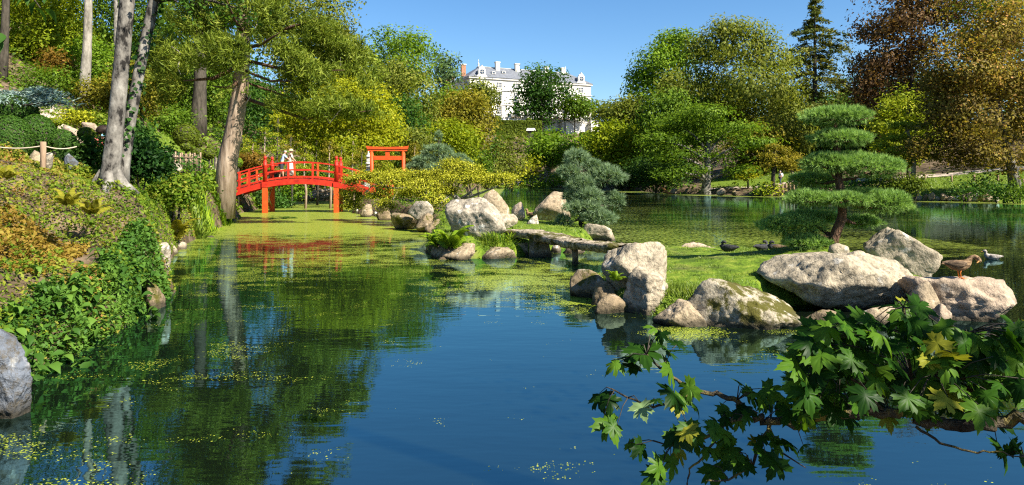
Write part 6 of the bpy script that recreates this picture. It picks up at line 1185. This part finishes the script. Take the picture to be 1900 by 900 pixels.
def frond_mesh(lm):
    if lm in frond_cache: return frond_cache[lm]
    r = R(3); V, Fq, vr = [], [], []; n_ = 17
    def pt(t): return np.array([t * .92, 0, .42 * math.sin(t * 2.2) - .08 * t])
    for i in range(n_):
        t = .08 + .92 * i / n_; p, q = pt(t), pt(t + .035); w_ = .26 * math.sin(min(1, t * 1.5 + .12) * 2.2) * (1.05 - t * .75) + .02
        for s in (-1, 1):
            k = len(V); e_ = np.array([w_ * .32, s * w_, -.04 - .25 * w_]); V += [p, q, q + e_ * .7 + [.01, 0, 0.01], p + e_, p + e_ * .55 - [.018, 0, 0]]; Fq.append((k, k + 1, k + 2, k + 3, k + 4)); vr.append(.25 + .6 * r.random())
    me = np_mesh('frond', V, Fq, L[lm], vr); frond_cache[lm] = me; return me
def fern(label, px, py, Y, s, lm='fern', n_=11, seed=1, z=None):
    r = R(seed); X = PX(px, Y); g = gz(X, Y) if z is None else z; root = empty('fern', (X, Y, g), 0, label, 'fern', None)
    for i in range(n_): o_ = link('frond', frond_mesh(lm), None, root, (0, 0, .0)); o_.rotation_euler = (r.normal() * .25, -r.uniform(-.15, .55), 2 * math.pi * i / n_ + r.normal() * .2); q = s * r.uniform(.7, 1.15); o_.scale = (q, q, q)
fern('bright fern spilling over the flat peninsula rock', 836, 455, 17.0, .75, 'fern', 14, 1, .28); fern('second fern left on the flat peninsula rock', 812, 450, 17.4, .6, 'fern', 11, 2, .25); fern('fern at the canal edge under the yew', 735, 398, 28, .95, 'fern', 13, 3); fern('fern by the brown rocks under the yew', 722, 408, 28.6, .8, 'fern', 12, 4)
fern('yellowing fern in the middle of the left bank', 128, 400, 9.8, .34, 'fernold', 11, 5, 1.62); fern('pale yellow fern just right of the bank middle', 172, 408, 10.6, .34, 'fernold', 11, 6, 1.45); fern('yellow fern above the left waterline', 325, 395, 19, .85, 'fernold', 12, 7); fern('lime fern at the left waterline below the azalea', 372, 415, 21.5, .85, 'fern', 13, 8); fern('second lime fern at the left waterline', 352, 425, 20.0, .75, 'fernold', 12, 9); fern('fern tip at the far left of the bank', 8, 345, 9.6, .3, 'fernold', 9, 10, 2.0); fern('green fern at the foot of the daylily clump', 395, 400, 24.3, .8, 'fern', 12, 11)
fern('small fern between the islet boulders', 1143, 532, 10.4, .22, 'fern', 9, 12, .45)

# big-leaved plants overhanging the left water edge: every leaf a part
def blade_leaf(lm, key):
    """oval pointed leaf, one unit long, with a folded midrib and a drooping tip"""
    V, Fq = [], []; n_ = 7
    for i in range(n_ + 1):
        t = i / n_; w_ = .30 * math.sin(math.pi * t ** .72) * (1 - .18 * t) + (.004 if i in (0, n_) else 0); z = .10 * math.sin(t * 2.4) - .28 * t * t
        V += [(t, -w_, z + .35 * w_), (t, 0, z), (t, w_, z + .35 * w_)]
    for i in range(n_): k = 3 * i; Fq += [(k, k + 1, k + 4, k + 3), (k + 1, k + 2, k + 5, k + 4)]
    return np_mesh('leaf', V, Fq, L[lm], np.full(len(Fq), key), smooth=True)
LV = [blade_leaf('lush', v) for v in (.15, .4, .65, .9)]
def leafy_plant(label, px, py, Y, hgt, nst, nlv, ls, seed, lean=(.35, -.2)):
    r = R(seed); X = PX(px, Y); g = gz(X, Y); root = empty('leafy_plant', (X, Y, g), 0, label, 'plant', 'big-leaved plants at the left water edge'); st = MB()
    for i in range(nst):
        a = r.uniform(0, 6.283); rr_ = r.random() ** .5 * .35; b_ = np.array([math.cos(a) * rr_, math.sin(a) * rr_, 0]); b_[2] = gz(X + b_[0], Y + b_[1]) - g; tip = b_ + np.array([lean[0] * hgt + r.normal() * .16, lean[1] * hgt + r.normal() * .16, hgt * r.uniform(.65, 1.1)]); mid = (b_ + tip) / 2 + [0, 0, .12 * hgt]
        st.tube([b_, mid, tip], [.009, .007, .004], 5)
        for k in range(nlv):
            t = .25 + .75 * (k + r.random() * .5) / nlv; p = b_ * (1 - t) ** 2 + mid * 2 * t * (1 - t) + tip * t * t; aa = 2.4 * k + r.normal() * .3
            o_ = link('leaf', LV[r.integers(4)], None, root, tuple(p)); o_.rotation_euler = (r.normal() * .3, r.uniform(-.1, .7), aa); q = ls * r.uniform(.65, 1.2); o_.scale = (q, q, q)
    st.build('stems', L['lush'], root); return root
for a in (('big-leaved plant nearest the bluish rock', 70, 640, 6.75, .36, 7, 8, .15, 1), ('big-leaved plant overhanging the dark water', 130, 610, 7.5, .36, 8, 8, .15, 2), ('big-leaved plant in the middle of the left water edge', 190, 570, 8.4, .36, 8, 8, .15, 3), ('big-leaved plant beside the dark ledge rock', 236, 545, 9.6, .36, 8, 8, .15, 4), ('big-leaved plant below the flat-topped bank rock', 255, 520, 10.6, .34, 7, 8, .15, 5),
          ('big-leaved plant at the left picture edge above the bluish rock', 10, 560, 6.7, .30, 7, 7, .15, 6), ('big-leaved plant higher on the bank left of the middle', 90, 540, 7.6, .28, 7, 7, .14, 7), ('big-leaved plant higher on the bank above the middle', 165, 510, 8.8, .26, 7, 7, .14, 8), ('large-leaved weed between the islet rocks', 1250, 545, 9.7, .22, 3, 5, .12, 11)): leafy_plant(*a)
cover('undergrowth', 'green undergrowth below the big-leaved plants', 'lush', 60000, (-8, -4.4, 5.4, 11.8), .075, .26, lambda x_, y_: shore(x_, y_) < .6, 41, dmin=-.12, wid=.5)
cover('undergrowth', 'loose leaves hanging over the left water edge', 'lush', 26000, (-8, -4.3, 5.4, 11.8), .07, .32, lambda x_, y_: (shore(x_, y_) < .35), 42, dmin=-.22, wid=.5)
# lily pads by the bridge
for i in range(22):
    r = R(300 + i); X, Y = WX(495 + r.uniform(0, 52), 404 + r.normal() * 1.6); mb = MB(); q = r.uniform(.10, .17); vs = [mb.bm.verts.new((q * math.cos(t), q * math.sin(t), .006 + .012 * r.random())) for t in np.linspace(.2, 6.08, 14)]; c0 = mb.bm.verts.new((0, 0, .004))
    for k in range(13): mb.bm.faces.new([c0, vs[k], vs[k + 1]])
    tag(mb.build('lily_pad', L['lush'], None, (X, Y, .004)), 'small round lily pad floating in the duckweed before the bridge', 'lily pad', 'lily pads before the bridge')

# ------------------------------------------------------------------ overhanging maple on the near right
def maple_leaf(lm, key, bend=.25, seed=1):
    r = R(seed); half = [(0, 0), (.10, -.06), (.24, -.10), (.36, -.20), (.34, -.03), (.47, .02), (.62, .0), (.55, .10), (.66, .20), (.48, .24), (.40, .30), (.30, .28), (.46, .46), (.52, .62), (.39, .58), (.36, .68), (.24, .56), (.15, .47), (.20, .66), (.14, .72), (.12, .84), (.06, .86), (0, 1.02)]
    out = half + [(-x, y) for x, y in half[-2:0:-1]]; cols = []; V = []; ctr = [(0, .02), (0, .22), (0, .45), (0, .75)]
    def lift(x, y): return (x, y, .10 * abs(x) - bend * (x * x + (y - .25) ** 2) + .03 * math.sin(9 * x + 3 * y))
    bm = bmesh.new(); vo = [bm.verts.new(lift(x * r.uniform(.95, 1.05), y)) for x, y in out]; c0 = bm.verts.new(lift(0, .26)); n_ = len(vo)
    mids = [bm.verts.new(lift(x * .5, .26 + (y - .26) * .5)) for x, y in out]
    for i in range(n_):
        j = (i + 1) % n_; bm.faces.new([vo[i], vo[j], mids[j], mids[i]]); bm.faces.new([mids[i], mids[j], c0])
    me = bpy.data.meshes.new('leaf'); bm.to_mesh(me); bm.free(); me.materials.append(L[lm])
    for p in me.polygons: p.use_smooth = True
    a = me.attributes.new('var', 'FLOAT', 'FACE'); a.data.foreach_set('value', np.clip(key + R(seed + 40).normal(size=len(me.polygons)) * .09, 0, 1).astype(np.float32)); return me
ML = [maple_leaf('maple', k, b_, i) for i, (k, b_) in enumerate(((.05, .5), (.25, .15), (.45, .7), (.6, .2), (.8, .45), (1.0, .9)))]; MLY = [maple_leaf('mapleyellow', .4, .3, 9), maple_leaf('mapleyellow', .8, .2, 10)]; MLP = maple_leaf('maplepale', .6, .15, 11)
def maple():
    r = R(2024); base = np.array([4.3, 1.3, gz(4.3, 1.3)]); root = empty('maple_tree', tuple(base), 0, 'maple whose lichened branch and broad lobed leaves reach over the water', 'tree'); rl = lambda p: np.array(p) - base
    MB().tube([(0, 0, -.3), (0, .02, .8), (.05, 0, 2.2), (.15, -.1, 4.2), (.1, -.2, 6.5)], [.26, .21, .18, .13, .06], 12).build('trunk', bark_lichen, root)
    segs = []
    def limb(pts, r0, r1):
        P = np.array([P3(*p) for p in pts]); Pl = P - base; n_ = len(P); f = np.linspace(0, 1, n_ * 4 - 3); s = np.linspace(0, 1, n_); q = np.stack([np.interp(f, s, Pl[:, k]) for k in range(3)], 1); q[1:-1] += r.normal(size=q[1:-1].shape) * r0 * .35
        MB().tube(q, list(r0 + (r1 - r0) * f), 8).build('branch', bark_lichen, root); segs.append(P)
    P0 = [(1930, 772, 2.62), (1870, 782, 2.66), (1800, 790, 2.70), (1742, 789, 2.74), (1700, 770, 2.76), (1650, 764, 2.78), (1590, 768, 2.80), (1520, 774, 2.82), (1470, 786, 2.84), (1420, 778, 2.85), (1395, 766, 2.86)]
    MB().tube([(-.05, .05, 1.25), (-.9, .55, .95), tuple(rl(P3(1990, 760, 2.55))), tuple(rl(P3(1930, 772, 2.62)))], [.07, .05, .032, .026], 9).build('branch', bark_lichen, root)
    limb(P0, .026, .015)
    limb([(1395, 766, 2.86), (1368, 742, 2.86), (1330, 730, 2.87), (1290, 728, 2.88), (1262, 712, 2.88), (1232, 684, 2.87), (1200, 658, 2.86)], .013, .004); limb([(1395, 766, 2.86), (1350, 782, 2.84), (1320, 805, 2.83), (1285, 822, 2.82), (1245, 828, 2.81)], .011, .004); limb([(1285, 728, 2.88), (1250, 745, 2.86), (1212, 756, 2.85), (1165, 738, 2.84), (1140, 724, 2.83)], .007, .003)
    limb([(1430, 780, 2.85), (1412, 820, 2.8), (1396, 862, 2.78), (1352, 890, 2.76), (1310, 892, 2.75)], .009, .003); limb([(1340, 800, 2.83), (1310, 840, 2.8), (1280, 870, 2.79), (1275, 905, 2.78)], .006, .003); limb([(1640, 764, 2.78), (1605, 722, 2.76), (1560, 682, 2.72), (1530, 640, 2.7)], .009, .003)
    limb([(1838, 784, 2.68), (1800, 735, 2.66), (1760, 705, 2.62), (1730, 695, 2.6)], .008, .004); limb([(1840, 785, 2.68), (1812, 730, 2.7), (1800, 670, 2.7), (1790, 620, 2.72)], .008, .003); limb([(1720, 778, 2.75), (1690, 700, 2.74), (1680, 620, 2.72), (1676, 570, 2.72)], .008, .003); limb([(1700, 792, 2.74), (1745, 822, 2.7), (1800, 838, 2.66), (1850, 838, 2.62), (1900, 848, 2.58)], .006, .002); limb([(1520, 774, 2.82), (1505, 700, 2.8), (1515, 630, 2.8)], .007, .003); limb([(1420, 778, 2.85), (1450, 840, 2.8), (1495, 868, 2.76)], .006, .002)
    tw = MB()
    def put(px, py, Y, big=1.0, kind=None):
        p = P3(px, py, Y); allp = np.concatenate(segs); d = np.linalg.norm(allp - p, axis=1); s = allp[int(np.argmin(d))]
        k = kind if kind is not None else (MLY[r.integers(2)] if r.random() < .05 else ML[r.integers(6)])
        o_ = link('leaf', k, None, root, tuple(p - base)); q = big * r.uniform(.07, .12); o_.scale = (q, q, q)
        z = Vector((r.normal() * .55 + .15, -.55 + r.normal() * .4, .75)).normalized(); y_ = Vector((r.normal() * .9, -.35 + r.normal() * .4, -.55 + r.normal() * .35)); y_ = (y_ - z * y_.dot(z)).normalized(); x_ = y_.cross(z); o_.rotation_euler = Matrix((x_, y_, z)).transposed().to_euler()
        if d.min() < .45: m_ = (p + s) / 2 + [0, 0, .02]; tw.tube([s - base, m_ - base, p - base], [.0028, .002, .0014], 4)
    def top(px): return np.interp(px, [1470, 1500, 1560, 1620, 1670, 1690, 1720, 1760, 1830, 1880, 1920], [640, 590, 585, 580, 550, 552, 600, 610, 615, 590, 585])
    for i in range(290):
        px = r.uniform(1476, 1930); t = top(px); f = r.random() ** 1.25; py = t + 8 + f * (772 - t - 8)
        if py > 745 and r.random() < .5: continue
        put(px, py, r.uniform(2.45, 3.15) - .1 * f)
    for px, py in ((1662, 566), (1690, 560), (1560, 600), (1600, 598), (1740, 600), (1880, 600), (1895, 640), (1500, 612), (1822, 628)): put(px, py, 2.6, 1.25)
    for px, py, s in ((1212, 605, 1.1), (1190, 640, 1.3), (1215, 628, 1.0), (1160, 660, 1.15), (1150, 672, 1.0), (1240, 650, 1.0), (1235, 672, 1.1), (1200, 670, 1.0), (1185, 688, .9), (1255, 640, .8), (1228, 615, .7)): put(px, py, r.uniform(2.75, 2.95), s)
    put(1188, 748, 2.8, 1.25, MLP)
    for px, py, s in ((1112, 730, .9), (1120, 775, 1.2), (1130, 735, .8), (1145, 790, .9), (1250, 725, 1.15), (1265, 735, 1.2), (1290, 715, .9), (1215, 740, .7), (1180, 825, .9), (1165, 822, .7)): put(px, py, r.uniform(2.75, 2.95), s)
    for i in range(46):
        px = r.uniform(1200, 1500); lo_, hi_ = np.interp(px, [1200, 1300, 1400, 1500], [770, 720, 700, 690]), np.interp(px, [1200, 1300, 1380, 1440, 1500], [850, 880, 880, 830, 860]); put(px, r.uniform(lo_, hi_), r.uniform(2.65, 3.0), r.uniform(.75, 1.15))
    for px, py in ((1230, 862), (1225, 880), (1420, 840), (1445, 850), (1870, 845), (1850, 820), (1890, 830), (1450, 815)): put(px, py, 2.7, 1.1)
    tw.build('twigs', bark_dark, root)
    bl = [(1.3 + r.normal() * .9, -1.3 + r.normal() * .8, 5.0 + r.normal() * .6, 1.1, 1.1, .7) for _ in range(6)]  # unseen crown, placed to shade the branch, sparse so some sun gets through
    link('crown', crown_mesh('crown', r, bl, 2600, .13, L['maple'], m=6, sparse=1.0), None, root)
maple()
# a few leaves of an overhanging twig in the top left corner
def corner_twig():
    r = R(66); b_ = np.array([-6.4, 5.4, gz(-6.4, 5.4)]); root = empty('overhanging_tree', tuple(b_), 0, 'dark leaves of an overhanging tree in the top left corner', 'tree')
    MB().tube([(0, 0, -.2), (-.6, .1, 1.5), (-.9, .1, 3.2), (-.4, .0, 4.6)], [.11, .09, .07, .04], 8).build('trunk', bark_dark, root)
    MB().tube([np.array((-.4, 0, 4.6)), P3(20, -60, 5.0) - b_, P3(60, -5, 5.0) - b_, P3(75, 15, 5.0) - b_], [.03, .015, .008, .003], 6).build('branch', bark_dark, root); MB().tube([np.array((-.7, .05, 3.8)), P3(-40, 40, 5.0) - b_, P3(8, 75, 5.0) - b_], [.03, .012, .004], 6).build('branch', bark_dark, root)
    for px, py in ((60, -6), (72, 2), (64, 14), (82, 16), (50, -14), (40, -22), (4, 62), (12, 70), (2, 82), (-10, 70), (30, -30), (90, -25)):
        o_ = link('leaf', LV[r.integers(2)], None, root, tuple(P3(px, py, 5.0) - b_)); o_.rotation_euler = (r.normal() * .4, r.uniform(.5, 1.2), r.uniform(0, 6.28)); q = r.uniform(.11, .16); o_.scale = (q, q, q)
corner_twig()

for o_ in COL.objects:
    if o_.name.split('.')[0] in ('foliage_pad', 'inner_foliage', 'inner_needles', 'branches', 'twigs', 'dead_twigs', 'strap_leaves', 'ivy', 'stems', 'foliage'): o_['kind'] = 'stuff'
